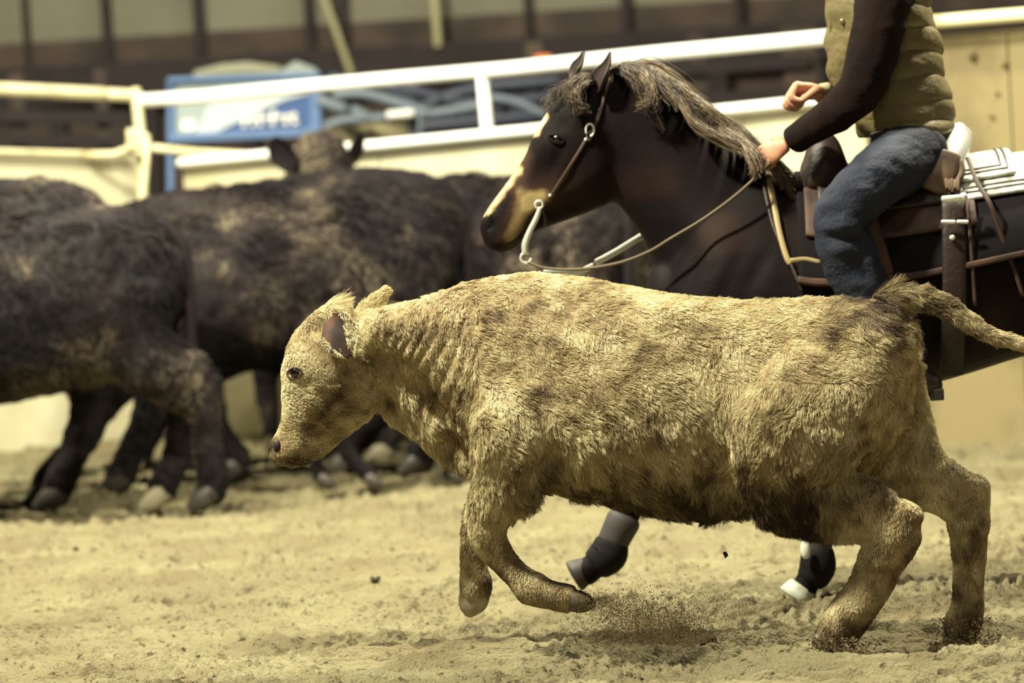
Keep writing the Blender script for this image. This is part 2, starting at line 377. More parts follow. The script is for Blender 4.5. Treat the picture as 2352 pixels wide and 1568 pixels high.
pen(120, 'brown timber holding pen behind the fence at the far left', [(-260, 262, 300, 270, 16, 28.6), (-260, 318, 300, 324, 13, 28.6)], [(-240, .05, 28.66), (40, .045, 28.66), (235, .04, 28.66)])
pen(1500, 'dark timber holding pen behind the fence, between the horse mane and rider', [(1180, 262, 1860, 222, 24, 28.4), (1180, 186, 1860, 140, 15, 28.4)], [(1235, .05, 28.46), (1610, .05, 28.46), (1845, .1, 28.46)])
def pole(name, p0, p1, Y0, Y1, r, m, label, cat, parent=None, group=None, mseg=12):
    mb = MB(); mb.tube([PX(*p0, Y0), (PX(*p0, Y0) + PX(*p1, Y1)) / 2, PX(*p1, Y1)], r, m=mseg); o = mb.build(name, m, parent); return tag(o, label, cat, group) if label else o
pole('brace_pole', (690, -160), (806, 168), 30.72, 30.72, .022, PALEPOLE, 'pale slanting brace pole against the barn wall above the blue chute', 'pole')
pole('upright_pole', (985, -160), (1006, 104), 30.72, 30.72, .028, PALEPOLE, 'pale upright pole on the barn wall left of the horse ears', 'pole')

# ---- arena fence: kickboard panels, white pipe rails, posts
PAINT = mat('cream_kickboard', srgb(200, 196, 172), 0.75, noise=(srgb(172, 164, 134), 2.2, 5, .35, .75))
PLY = mat('yellowed_plywood', srgb(128, 116, 84), 0.8, noise=(srgb(74, 60, 40), 1.9, 5, .44, .74))
PIPE = mat('white_pipe', srgb(252, 252, 252), 0.4)
PIPE2 = mat('cream_pipe', srgb(222, 215, 180), 0.5, noise=(srgb(180, 165, 120), 9, 3, .5, .8))
def Yfence(x): return 25.2 - (x - 315) / (1960 - 315) * (25.2 - 21.65)
def panel(name, x0, x1, yt0, yt1, m, label, parent, Y0, Y1, inset=0.0, seam=True):
    A = PX(x0, yt0, Y0); B = PX(x1, yt1, Y1); mb = MB(); n = nrm(np.cross(B - A, [0, 0, 1])); n = n if n[1] > 0 else -n
    mb.prism([(A[0], A[1], -.08), (B[0], B[1], -.08), tuple(B), tuple(A)], n * .035); o = mb.build(name, m, parent, smooth=False, bevel=.004)
    if label: o['label'] = label
    return o
fence = empty('arena_fence', PX(1100, 1000, Yfence(1100)) * [1, 1, 0]); tag(fence, 'long cream kickboard fence under a thick white pipe rail, behind the horse', 'fence')
segs = [(420, 868), (872, 1300), (1304, 1700), (1704, 1985)]
ytop = lambda x: 378 + (x - 415) * (302 - 378) / (1200 - 415) if x < 1200 else 302 + (x - 1200) * (236 - 302) / (1830 - 1200)
for x0, x1 in segs: panel('kickboard', x0, x1, ytop(x0) + 6, ytop(x1) + 6, PAINT, None, fence, Yfence(x0), Yfence(x1))
mb = MB(); pts = [(415, 374), (650, 352), (870, 333), (1200, 301), (1500, 270), (1830, 236), (1985, 221)]
mb.tube([PX(x, y, Yfence(x) - .06) for x, y in pts], .026); mb.build('lower_pipe', PIPE, fence)
mb = MB(); pts = [(322, 231), (450, 224), (620, 206), (870, 184), (1176, 158), (1500, 124), (1905, 86), (2120, 67)]
mb.tube([PX(x, y, Yfence(x) - .06) for x, y in pts], .034, m=14); mb.build('top_rail', PIPE, fence)
for x0, y0, x1, y1 in [(1108, 170, 1120, 305), (1960, 85, 1972, 222)]:
    mb = MB(); mb.tube([PX(x0, y0, Yfence(x0) - .05), PX(x1, y1, Yfence(x1) - .05)], .031, m=12); mb.build('fence_post', PIPE, fence)
# return section at the left, with corner post and gate latch
lf = empty('arena_fence', PX(150, 1000, 25) * [1, 1, 0]); tag(lf, 'short cream kickboard fence section left of the corner post, with a jointed pipe rail', 'fence')
YL = lambda x: 24.7 + .5 * x / 315
panel('kickboard', -1700, -262, 298, 340, PAINT, None, lf, YL(-1700), YL(-262)); panel('kickboard', -260, 322, 340, 357, PAINT, None, lf, YL(-260), YL(322))
mb = MB(); mb.tube([PX(x, y, YL(x) - .06) for x, y in [(-1700, 150), (-260, 196), (0, 205), (150, 212), (238, 216)]], .034, m=14); mb.build('top_rail', PIPE2, lf)
mb = MB(); mb.tube([PX(x, y, YL(x) - .06) for x, y in [(252, 217), (318, 220)]], .032, m=14); mb.build('rail_end', PIPE2, lf)
mb = MB(); mb.tube([PX(x, y, YL(x) - .05) for x, y in [(-1700, 294), (-260, 337), (0, 348), (200, 354), (290, 352)]], .016); mb.build('lower_pipe', PIPE2, lf)
gt = empty('corner_post', PX(318, 1000, 25.1) * [1, 1, 0]); tag(gt, 'cream corner post of the fence with a knotted chain latch and hanging pipe', 'post')
mb = MB(); mb.tube([PX(312, 208, 25.12), PX(322, 300, 25.12), PX(335, 600, 25.12), PX(350, 1010, 25.12)], .028); mb.build('post', PIPE2, gt)
mb = MB()
for k in range(9):
    a = k * 2.4; mb.tube([PX(318 + 24 * math.cos(a + t) * .9, 325 + 15 * math.sin(a + t * 1.3) + 3 * k - 12, 25.02 - .03 * math.sin(t * 2)) for t in np.linspace(0, 3.2, 8)], .014, m=8)
mb.build('latch_chain', PIPE2, gt)
mb = MB(); mb.tube([PX(338, 322, 25.0), PX(335, 380, 24.98), PX(328, 455, 24.96)], .018); mb.build('hanging_pipe', PIPE2, gt)
mb = MB(); mb.tube([PX(338, 338, 25.04), PX(450, 350, 25.0), PX(585, 357, 24.75)], .020); mb.build('gate_bar', PIPE2, gt)
mb = MB(); mb.tube([PX(200, 356, 24.95), PX(262, 354, 24.95), PX(292, 342, 24.95)], .017); mb.build('gate_bar', PIPE2, gt)
# tall plywood section at the right
rf = empty('arena_fence', PX(2200, 1000, 21) * [1, 1, 0]); tag(rf, 'tall yellowed plywood fence section behind the rider, knotted and stained', 'fence')
YR = lambda x: 21.5 - (x - 1985) * .0014
for x0, x1 in [(1990, 2310), (2313, 2900)]: panel('plywood_panel', x0, x1, 90 - (x0 - 1990) * .07, 90 - (x1 - 1990) * .07, PLY, None, rf, YR(x0), YR(x1))
mb = MB(); mb.tube([PX(x, y, YR(x) - .09) for x, y in [(2122, 53), (2240, 43), (2352, 34), (2900, -8)]], .030, m=14); mb.build('top_rail', PIPE2, rf)
mb = MB(); KN = mat('knot', srgb(90, 76, 52), .8)
for x, y, r in [(2278, 268, .014), (2238, 130, .03), (2310, 150, .02), (2290, 215, .012)]:
    c = PX(x, y, YR(x) - .004); mb.tube([c, c + np.array([.0, .004, 0])], r, L=(0, 0, 1)) if 0 else mb.ball(c, r, sc=(1, .25, .8))
mb.build('knots', KN, rf)['kind'] = 'stuff'

# ---- blue steel chute with banner
BLUE = mat('blue_steel', srgb(92, 122, 172), 0.5)
BANB = mat('banner_blue', srgb(62, 90, 146), 0.7); BANW = mat('banner_white', srgb(196, 206, 216), 0.7); BANG = mat('banner_grey', srgb(158, 172, 176), 0.7)
WHITE = mat('lettering_white', srgb(245, 245, 245), 0.5)
YC = 27.4
ch = empty('cattle_chute', PX(560, 950, YC) * [1, 1, 0]); tag(ch, 'light blue steel chute frame carrying a blue and white banner beyond the fence', 'chute')
def bar(x0, y0, x1, y1, w_, Y, m, name, parent, d=.04):
    A = PX(x0, y0, Y); B = PX(x1, y1, Y); mb = MB(); t = nrm(B - A); a = nrm(np.cross(t, [0, 1, 0])); ww = w_ * m_px(Y) / 2
    mb.prism([A - a * ww, B - a * ww, B + a * ww, A + a * ww], (0, d, 0)); return mb.build(name, m, parent, smooth=False, bevel=.006)
bar(391, 178, 391, 1010, 15, YC, BLUE, 'frame_post', ch); bar(724, 170, 724, 980, 24, YC, BLUE, 'frame_post', ch)
bar(384, 318, 736, 302, 20, YC - .05, BLUE, 'frame_bar', ch); bar(384, 184, 736, 172, 12, YC - .05, BLUE, 'frame_bar', ch)
ban = empty('banner', PX(555, 320, YC)); 
ban.parent = ch; ban.matrix_parent_inverse = Matrix.Translation(ch.location).inverted()
def flat(poly, Y, m, name, th=.006):
    mb = MB(); mb.prism([PX(x, y, Y) for x, y in poly], (0, th, 0)); o = mb.build(name, m, None, smooth=False); return o
cloth = flat([(402, 190), (712, 178), (712, 300), (402, 314)], YC + .01, BANB, 'banner_cloth', .012)
bpy.data.objects.remove(ban); adopt(cloth, ch); cloth['label'] = 'blue and white banner with white lettering'
for poly, m, n_, dy in [([(404, 192), (640, 183), (640, 232), (480, 310), (404, 313)], BANG, 'banner_print', .004), ([(500, 200), (712, 180), (712, 214), (652, 230), (480, 311), (446, 312)], BANW, 'banner_print', 0)]:
    adopt(flat(poly, YC + .0 - (.0 if dy else .004), m, n_, .004), cloth)
def text(body, x, y, Y, h, m, parent, name, rot=0.06):
    c = bpy.data.curves.new(name, 'FONT'); c.body = body; c.size = h; c.extrude = .002; c.offset = .0045; c.align_x = 'LEFT'; o = bpy.data.objects.new(name, c); COL.objects.link(o)
    o.location = PX(x, y, Y); o.rotation_euler = (math.pi / 2, 0, 0); bpy.context.view_layer.update()
    dg = bpy.context.evaluated_depsgraph_get(); me = bpy.data.meshes.new_from_object(o.evaluated_get(dg)); me.transform(o.matrix_world); me.name = name
    bpy.data.objects.remove(o); o = bpy.data.objects.new(name, me); COL.objects.link(o); me.materials.append(m); c2 = me
    V, _ = get_vn(o); cx = V.mean(0); V[:, 0] = cx[0] + (V[:, 0] - cx[0]) * 1.08
    V[:, 2] += 0.0; set_v(o, V); adopt(o, parent); return o
t_ = text('Priefert', 560, 295, YC - .012, .115, WHITE, cloth, 'banner_lettering')
V, _ = get_vn(t_); c0 = V.min(0); V = (V - c0) * [1.0, 1, 1]; Wt = V[:, 0].max(); sc_ = 128 * m_px(YC) / Wt; V[:, 0] *= sc_; V += PX(557, 293, YC - .014) * [1, 0, 1] + [0, c0[1], 0]; V[:, 2] += (V[:, 0] - V[:, 0].min()) * 0.0; set_v(t_, V)
o = flat([(418, 276), (446, 274), (448, 296), (434, 300), (418, 298)], YC - .008, WHITE, 'banner_emblem', .004); adopt(o, cloth)
# rolled canvas lying on the chute
CANV = mat('canvas', srgb(140, 140, 124), .8)
mb = MB(); mb.tube([PX(x, y, YC + .1) for x, y in [(450, 172), (510, 163), (570, 160), (640, 164)]], [.025, .04, .045, .03]); tag(mb.build('canvas_roll', CANV), 'pale rolled canvas lying along the top of the blue chute', 'roll')
mb = MB(); mb.tube([PX(x, y, YC + .1) for x, y in [(650, 172), (680, 160), (722, 168)]], [.03, .05, .03]); tag(mb.build('tarp_bundle', mat('tarp', srgb(140, 150, 150), .7)), 'grey bundled tarp on the right end of the blue chute top', 'tarp')
# ---- stacked steel gates and bars right of the chute
STEEL = mat('blue_grey_pipe', srgb(104, 116, 132), 0.5); DSTEEL = mat('dark_blue_pipe', srgb(52, 58, 78), 0.5)
TAN = mat('tan_sheet', srgb(150, 142, 112), .8)
gs = empty('steel_gate', PX(850, 950, 26.9) * [1, 1, 0]); tag(gs, 'blue-grey pipe gate with a slanting upper bar and tan sheet, right of the banner', 'gate')
for k, (p, r, m) in enumerate([([(770, 218), (830, 215), (900, 232), (985, 262)], .028, STEEL), ([(748, 290), (790, 276), (900, 268), (1010, 258), (1110, 240)], .024, STEEL), ([(735, 232), (790, 250)], .035, STEEL), ([(812, 252), (845, 270)], .03, STEEL), ([(1120, 222), (1180, 232), (1250, 262)], .022, STEEL)]):
    mb = MB(); mb.tube([PX(x, y, 26.9) for x, y in p], r, sub=4); mb.build('pipe', m, gs)
bar(742, 180, 748, 980, 14, 27.0, DSTEEL, 'gate_post', gs); bar(950, 262, 956, 980, 22, 26.95, DSTEEL, 'gate_post', gs); bar(964, 262, 970, 980, 8, 26.85, STEEL, 'gate_post', gs)
mb = MB(); mb.prism([PX(752, 292, 27.1), PX(938, 276, 27.1), PX(944, 980, 27.1), PX(760, 990, 27.1)], (0, .03, 0)); mb.build('infill_sheet', TAN, gs, smooth=False)
mb = MB(); mb.tube([PX(893, 264, 26.84), PX(946, 260, 26.84)], .022); mb.build('white_sleeve', WHITE, gs)
gs = empty('steel_gate', PX(1120, 950, 27.6) * [1, 1, 0]); tag(gs, 'dark blue pipe panels leaning behind the white fence post, left of the horse face', 'gate')
for p in [[(965, 290), (1260, 262)], [(965, 320), (1250, 296)], [(930, 200), (1060, 235), (1280, 222)], [(960, 250), (1080, 205), (1280, 186)], [(760, 178), (900, 205), (960, 240)]]:
    mb = MB(); mb.tube([PX(x, y, 27.6) for x, y in p], .03, sub=3); mb.build('pipe', DSTEEL, gs)
for x in (1050, 1160, 1240): bar(x, 200, x + 6, 980, 14, 27.7, DSTEEL, 'gate_post', gs)
mb = MB(); mb.prism([PX(960, 262, 28.0), PX(1260, 240, 28.0), PX(1260, 960, 28.0), PX(960, 980, 28.0)], (0, .03, 0)); mb.build('infill_sheet', mat('navy_sheet', srgb(40, 42, 60), .6), gs, smooth=False)
mb = MB(); mb.tube([PX(1232, 134, 27), PX(1262, 132, 27)], .018); tag(mb.build('marker_tape', mat('orange', srgb(220, 120, 60), .6)), 'small orange marker just above the white rail left of the horse ears', 'tape')

# ---- kicked-up sand and clods
CLOD = mat('damp_clod', srgb(60, 52, 42), .95, spec=.1)
rng = np.random.default_rng(12)
def grains(name, n, sampler, rmin, rmax, m):
    P = np.array([sampler() for _ in range(n)]); r = rmin + (rmax - rmin) * rng.random(n) ** 2.5; T = nrm(rng.normal(size=(n, 4, 3))) * 1.0
    T = np.array([[1, 1, 1], [-1, -1, 1], [-1, 1, -1], [1, -1, -1]]) * .6 + .35 * rng.normal(size=(n, 4, 3)); V = (P[:, None, :] + T * r[:, None, None]).reshape(-1, 3)
    b_ = np.arange(n)[:, None] * 4; Fc = np.concatenate([b_ + np.array(q) for q in ((0, 1, 2), (0, 3, 1), (0, 2, 3), (1, 3, 2))])
    me = bpy.data.meshes.new(name); me.from_pydata(V.tolist(), [], Fc.tolist()); o = bpy.data.objects.new(name, me); COL.objects.link(o); me.materials.append(m); return tag(o, kind='stuff')
def spray():
    if rng.random() < .35:
        t = rng.random(); x = 1330 + 260 * t + 18 * rng.normal(); y = 1375 + 75 * t + (10 + 30 * t) * rng.normal()
    else: x = 1510 + 95 * rng.normal(); y = 1478 - abs(44 * rng.normal()) * (1 + .3 * rng.random())
    return PX(x, min(y, 1497), 13.98 + .09 * rng.normal())
def spray2():
    x = 1870 + 110 * rng.random() + 15 * rng.normal(); return PX(x, 1505 - 40 * rng.random() ** 2, 13.6 + .06 * rng.normal())
def spray3():
    x = 2150 + 130 * rng.random() + 15 * rng.normal(); return PX(x, 1480 - 60 * rng.random() ** 2, 13.75 + .06 * rng.normal())
GRAIN = mat('flying_sand', srgb(112, 100, 76), .95, spec=.1)
o = grains('kicked_sand', 26000, spray, .0006, .0024, GRAIN); tag(o, 'spray of sand flung back from the calf front hoof', 'sand spray')
o = grains('kicked_sand', 1500, spray2, .001, .006, GRAIN); tag(o, 'sand thrown up around the calf near hind hoof', 'sand spray')
o = grains('kicked_sand', 1000, spray3, .001, .005, GRAIN); tag(o, 'sand thrown up around the calf far hind hoof', 'sand spray')
def clod(x, y, r, label, Y=None, sc=(1, 1, 1)):
    c = PX(x, y, Y) if Y else GROUND(x, y); 
    if not Y: c[2] = gz(c[0], c[1]) + r * .4
    mb = MB(); mb.ball(c, r, sc=sc); o = mb.build('dirt_clod', CLOD, subsurf=1); V, N = get_vn(o); set_v(o, V + N * (r * .45 * vnoise(V / r * 1.3, 3))[:, None]); return tag(o, label, 'clod', 'dirt clods')
clod(1666, 1275, .0085, 'small dark dirt clod flying in the air below the calf belly', 14.0, (.75, .75, 1.3))
for x, y, r, l in [(862, 1340, .016, 'dark dirt clod on the sand left of the calf front hoof'), (1072, 1398, .008, 'tiny clod on the sand just below the calf far front hoof'), (175, 1275, .012, 'dirt clod on the open sand at the far left'), (1560, 1468, .018, 'dark clod in the shadow under the calf belly'), (1625, 1478, .022, 'larger dark clod at the shadow edge under the calf'), (1470, 1560, .011, 'dark clod at the bottom edge below the calf'), (690, 1225, .012, 'clod on the sand below the calf muzzle'), (2330, 1345, .03, 'rough clod at the right edge behind the calf hind legs')]:
    clod(x, y, r, l, None, (1.2, 1, .8))

# ================================================================ THE CALF
def Yc(x): return 13.8 + (2050 - x) * 3.56e-4
LC = nrm([math.sin(math.radians(16)), math.cos(math.radians(16)), 0])
mb = MB()
mb.rings(tb([(2082, 735, 2100, 850, .10, 0), (2040, 700, 2070, 980, .18, .1), (1960, 690, 1980, 1080, .215, .15), (1850, 688, 1850, 1140, .20, .15), (1700, 690, 1700, 1182, .215, .12),
    (1560, 678, 1560, 1184, .255, .1), (1420, 655, 1430, 1155, .25, .12), (1300, 632, 1290, 1132, .215, .2), (1200, 628, 1180, 1105, .195, .3), (1110, 640, 1095, 1040, .165, .0), (1035, 662, 1015, 962, .135, -.3),
    (960, 686, 948, 892, .112, -.42), (890, 702, 882, 838, .092, -.42), (820, 720, 830, 860, .07, 0)], LC, Yf=Yc))
YH = Yc(760) - 0.05
mb.rings(tb([(752, 700, 872, 800, .055, 0, YH), (712, 725, 878, 862, .085, .0, YH), (676, 770, 872, 925, .098, -.1, YH), (652, 835, 848, 966, .088, -.1, YH), (650, 895, 806, 994, .072, -.1, YH), (648, 946, 764, 1030, .060, 0, YH),
    (638, 986, 732, 1054, .056, 0, YH), (624, 1012, 704, 1066, .052, 0, YH), (620, 1038, 676, 1068, .042, 0, YH)], LC), cap=.5)
# dewlap, below the throat
mb.rings(tb([(860, 880, 890, 974, .026, 0, Yc(880) + .02), (905, 860, 938, 1004, .024, 0, Yc(920) + .02), (960, 880, 992, 1048, .024, 0, Yc(960) + .02), (1030, 930, 1052, 1086, .028, 0, Yc(1040) + .02), (1110, 980, 1110, 1092, .05, 0, Yc(1100))], LC))
limb(mb, [(820, 800, 60, Yc(850), .8), (890, 845, 50, Yc(890) + .01, .8), (950, 905, 45, Yc(950) + .01, .8), (1020, 975, 50, Yc(1020) + .01, .8)], LC)
# near foreleg
limb(mb, [(1230, 900, 105, Yc(1230) - .14, .62), (1185, 1010, 105, Yc(1185) - .16, .64), (1163, 1100, 86, Yc(1155) - .155, .64), (1126, 1175, 56, Yc(1130) - .13, .8), (1120, 1226, 45, Yc(1120) - .13, .9),
    (1142, 1268, 36, Yc(1150) - .12, .85), (1182, 1314, 32, Yc(1180) - .12, .9), (1222, 1350, 42, Yc(1220) - .12, .85), (1268, 1366, 33, Yc(1260) - .12, 1.0), (1305, 1374, 32, Yc(1300) - .12, 1.1)], LC)
# far foreleg
limb(mb, [(1210, 1000, 80, Yc(1200) + .13, .6), (1150, 1110, 58, Yc(1150) + .13, .8), (1108, 1195, 42, Yc(1100) + .12, .9), (1090, 1245, 34, Yc(1090) + .12, .9), (1088, 1300, 32, Yc(1090) + .12, .95), (1092, 1335, 38, Yc(1090) + .12, 1), (1092, 1362, 36, Yc(1090) + .12, 1.1)], LC)
# near hind leg
YN = lambda x: Yc(x) - .14
limb(mb, [(1905, 850, 130, YN(1905) + .02, .6), (1848, 960, 155, YN(1850) - .01, .62), (1806, 1050, 145, YN(1812) - .02, .66), (1812, 1125, 100, YN(1815) - .01, .75), (1890, 1145, 92, YN(1890), .62), (1965, 1168, 80, YN(1965), .55), (2035, 1190, 66, YN(2040), .55)], LC)
limb(mb, [(2085, 1170, 38, YN(2085), .8), (2058, 1210, 66, YN(2060), .55), (2030, 1275, 58, YN(2032), .6), (1998, 1345, 50, YN(2000), .68), (1960, 1402, 50, YN(1960), .8), (1934, 1438, 50, YN(1930), .85), (1912, 1474, 46, YN(1915), 1.0)], LC)
# far hind leg
YF = lambda x: Yc(x) + .12
limb(mb, [(2030, 860, 98, YF(2030), .5), (2056, 960, 80, YF(2075), .55), (2085, 1040, 72, YF(2115), .6), (2140, 1100, 62, YF(2160), .6), (2205, 1132, 52, YF(2205), .6)], LC)
limb(mb, [(2236, 1108, 36, YF(2230), .8), (2222, 1175, 50, YF(2222), .65), (2226, 1250, 40, YF(2226), .75), (2226, 1330, 37, YF(2226), .8), (2222, 1395, 39, YF(2222), .9), (2212, 1430, 43, YF(2212), 1), (2206, 1455, 40, YF(2206), 1.1)], LC)
limb(mb, [(2190, 1170, 30, YF(2190), .8), (2150, 1140, 40, YF(2150), .8), (2080, 1100, 46, YF(2080), .8)], LC)
limb(mb, [(2020, 900, 70, YF(2030) - .04, .5), (2040, 1010, 64, YF(2040) - .02, .5), (2080, 1105, 55, YF(2080), .6)], LC)
limb(mb, [(2010, 1040, 60, YF(2010) - .06, .5), (2050, 1110, 52, YF(2050) - .03, .5), (2120, 1130, 50, YF(2120), .6)], LC)
# tail
limb(mb, [(2020, 700, 30, Yc(2020), .8), (2070, 688, 30, Yc(2070), .9), (2120, 686, 28, Yc(2100), 1), (2170, 702, 24, Yc(2150) , 1), (2220, 735, 20, Yc(2200), 1), (2275, 768, 17, Yc(2250), 1), (2340, 788, 14, Yc(2300), 1), (2420, 812, 11, Yc(2380), 1), (2500, 860, 10, Yc(2450), 1)], LC)
calf = mb.build('calf', None, remesh=.0075, sm_iter=4)
tag(calf, 'shaggy tan calf running in front of the dark horse, head lowered and tail streaming', 'calf')
lumps(calf, [(1190, 985, Yc(1190) - .2, .11, .012), (1290, 850, Yc(1290) - .22, .10, -.012), (1100, 900, Yc(1100) - .15, .09, -.008), (1640, 1000, Yc(1640) - .25, .06, -.014, 0, 1, 2.5), (1800, 980, Yc(1800) - .25, .13, .014),
    (1900, 780, Yc(1900) - .2, .08, -.012), (1990, 760, Yc(1990) - .2, .05, .012), (1600, 820, Yc(1600) - .25, .14, -.010), (1480, 700, Yc(1480) - .2, .12, .008), (1870, 1170, Yc(1870) - .2, .05, -.02), (1265, 1080, Yc(1265) - .2, .05, -.02, 0, 1, 2),
    (745, 960, YH - .1, .05, .010), (700, 900, YH - .1, .03, -.008), (690, 1000, YH - .08, .025, -.004), (2085, 1195, YN(2080) - .05, .03, -.006), (1640, 1225, Yc(1640), .035, .035), (1655, 1110, Yc(1650) - .22, .04, -.022, 0, 1, 3), (960, 880, Yc(960) - .09, .035, -.026, 12, 10, 4), (1265, 1090, Yc(1265) - .2, .04, -.03, 0, 1, 2), (1720, 1000, Yc(1720) - .24, .10, .016), (1500, 1080, Yc(1500) - .25, .2, -.012)], .006, 7)
V, Nn = get_vn(calf); px, py = proj(V)
# vertical folds of the neck
fold = np.exp(-((px - 980) / 110) ** 2 - ((py - 820) / 170) ** 2); V = V + Nn * (fold * .0035 * np.sin((px + .25 * py) / 4.2 + 5 * vnoise(V * 7, 3)))[:, None]; set_v(calf, V)
CALFSKIN = mat('calf_skin', srgb(150, 130, 98), .8, spec=.2, noise=(srgb(112, 92, 70), 14, 4)); calf.data.materials.append(CALFSKIN)
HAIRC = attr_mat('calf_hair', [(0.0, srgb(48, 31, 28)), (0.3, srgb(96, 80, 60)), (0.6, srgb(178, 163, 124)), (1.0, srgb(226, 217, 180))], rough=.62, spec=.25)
def calf_tone(P):
    x, y = proj(P); t = .66 + .46 * fbm(P * np.array([11, 9, 9]), 21, 3) + .22 * vnoise(P * 38, 25)
    t -= .55 * ss(y, 1020, 1180) * ss(x, 1180, 1280) * (1 - ss(x, 1840, 1930)) * (1 - ss(y, 1240, 1270)) * ss(P[:, 2], 0.22, .3); t -= .35 * np.exp(-((x - 985) / 60) ** 2 - ((y - 745) / 40) ** 2); t -= .18 * np.exp(-((x - 790) / 60) ** 2 - ((y - 930) / 50) ** 2)                                # belly hair darker, underside shade put into its tone
    t -= .28 * np.exp(-((x - 2010) / 130) ** 2 - ((y - 730) / 60) ** 2)                    # dark tail head
    t += .40 * np.exp(-((x - 672) / 42) ** 2 - ((y - 880) / 60) ** 2)                      # pale eye ring
    t -= .30 * np.exp(-((x - 720) / 70) ** 2 - ((y - 960) / 45) ** 2) * (vnoise(P * 30, 5) > -.2)
    t -= .50 * np.exp(-((x - 700) / 70) ** 2 - ((y - 1060) / 18) ** 2); t -= .6 * np.exp(-((x - 622) / 14) ** 2 - ((y - 1026) / 24) ** 2); t += .2 * np.exp(-((x - 668) / 22) ** 2 - ((y - 1036) / 16) ** 2)
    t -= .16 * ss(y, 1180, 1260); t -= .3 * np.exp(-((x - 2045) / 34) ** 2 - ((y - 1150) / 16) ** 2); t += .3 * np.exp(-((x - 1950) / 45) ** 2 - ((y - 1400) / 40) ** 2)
    t += .35 * np.exp(-((x - 750) / 34) ** 2 - ((y - 706) / 26) ** 2)
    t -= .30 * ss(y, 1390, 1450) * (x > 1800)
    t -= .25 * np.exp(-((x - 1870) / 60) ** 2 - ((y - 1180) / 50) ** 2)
    return t
def calf_len(P):
    x, y = proj(P); L = .0145 + .003 * vnoise(P * 7, 77) + .008 * ss(y, 850, 1000) + .010 * ss(x, 1850, 1980) * (1 - ss(y, 760, 860))
    L = L + .018 * ss(y, 1040, 1170) * ss(x, 1150, 1230) * (1 - ss(x, 1900, 2000))
    def to(L, m, v): return L * (1 - m) + v * m
    L = to(L, 1 - ss(x, 850, 900), .013); L = to(L, (1 - ss(x, 740, 780)) * ss(y, 780, 820), .008)
    L = to(L, ss(y, 1180, 1240) * (1 - ss(x, 1380, 1400)), .009); L = to(L, ss(y, 1195, 1270) * (x > 1500), .010); L = to(L, ss(x, 1985, 2060) * ss(y, 1040, 1110), .011)
    L = L + .030 * np.exp(-((x - 2040) / 50) ** 2 - ((y - 680) / 40) ** 2) + .050 * np.exp(-((x - 752) / 30) ** 2 - ((y - 700) / 24) ** 2)
    L = L + .012 * np.exp(-((x - 2160) / 60) ** 2 - ((y - 1000) / 90) ** 2)
    return np.where(x > 2110, np.minimum(L, .02), L)
ux = nrm(PX(100, 0, 14) - PX(0, 0, 14)); uz = nrm(PX(0, 0, 14) - PX(0, 100, 14))
def calf_comb(P, N):
    x, y = proj(P); n = len(P); c = np.tile(ux * .8 - uz * .55, (n, 1))
    wl = ss(y, 900, 1150); c = c * (1 - wl[:, None]) + wl[:, None] * (-uz + .25 * ux)
    leg = ((y > 1180) & (x < 1400)) | ((y > 1200) & (x > 1500)) | ((x > 2020) & (y > 1000)); c[leg] = -uz + .1 * ux
    neck = (x > 850) & (x < 1100) & (y < 1000); c[neck] = -uz + .15 * ux
    hd = x < 850; c[hd] = -uz * .55 + ux * .45
    ch_ = (x > 640) & (x < 850) & (y > 880); c[ch_] = -uz * .2 + ux
    tl = x > 2110; c[tl & (y < 830)] = ux - .4 * uz
    th = (x > 1640) & (x < 2030) & (y > 880) & (y < 1150); c[th] = -uz + .05 * ux
    return c + .7 * vec3noise(P * 13, 4) * (np.where(hd | leg, .3, 1.0))[:, None]
CLK = lambda P: np.where((proj(P)[0] < 860) | (proj(P)[1] > 1215) | ((proj(P)[0] > 2110)), .40, .42 + .25 * np.maximum(ss(proj(P)[1], 850, 1050), 1 - ss(proj(P)[0], 1080, 1180)))
SHORT = lambda P: 1 + 1.2 * ((proj(P)[0] < 860) | (proj(P)[1] > 1200) | (proj(P)[0] > 2110))
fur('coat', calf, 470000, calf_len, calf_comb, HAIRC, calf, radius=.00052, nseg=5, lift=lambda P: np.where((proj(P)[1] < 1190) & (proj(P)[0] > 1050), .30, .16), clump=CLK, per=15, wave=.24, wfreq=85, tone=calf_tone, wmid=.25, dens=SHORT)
# eyes, ears, nostril, hooves
EYE = mat('eye', srgb(16, 8, 10), .08, spec=.8)
def eye(x, y, Y, r, parent, m=EYE, tree=None):
    c = hit(x, y, tree, -r * .55, Y); mb = MB(); mb.ball(c, r); return mb.build('eye', m, parent)
ct = bvh(calf); eye(677, 857, YH, .019, calf, tree=ct)
LIDM = mat('calf_eyelid', srgb(70, 50, 42), .8)
def eyelid(x, y, rx, ry, tree, Y, parent, m, t=.004, slant=.2):
    mb = MB(); pts = [hit(x + rx * math.cos(a) - slant * ry * math.sin(a), y - ry * math.sin(a) - slant * rx * math.cos(a), tree, .002, Y) for a in np.linspace(0, 2 * math.pi, 25)]
    mb.tube(pts, t, m=8); return mb.build('eyelid', m, parent)
eyelid(677, 857, 16, 12, ct, YH, calf, LIDM, .0028)
mb = MB(); mb.ball(hit(636, 1024, ct, -.004, YH), .016, sc=(.8, .8, 1.2)); mb.build('nostril', mat('nostril_dark', srgb(30, 16, 18), .7), calf)
NOSE = mat('calf_nose_skin', srgb(96, 66, 56), .35, bump=(300, .3))
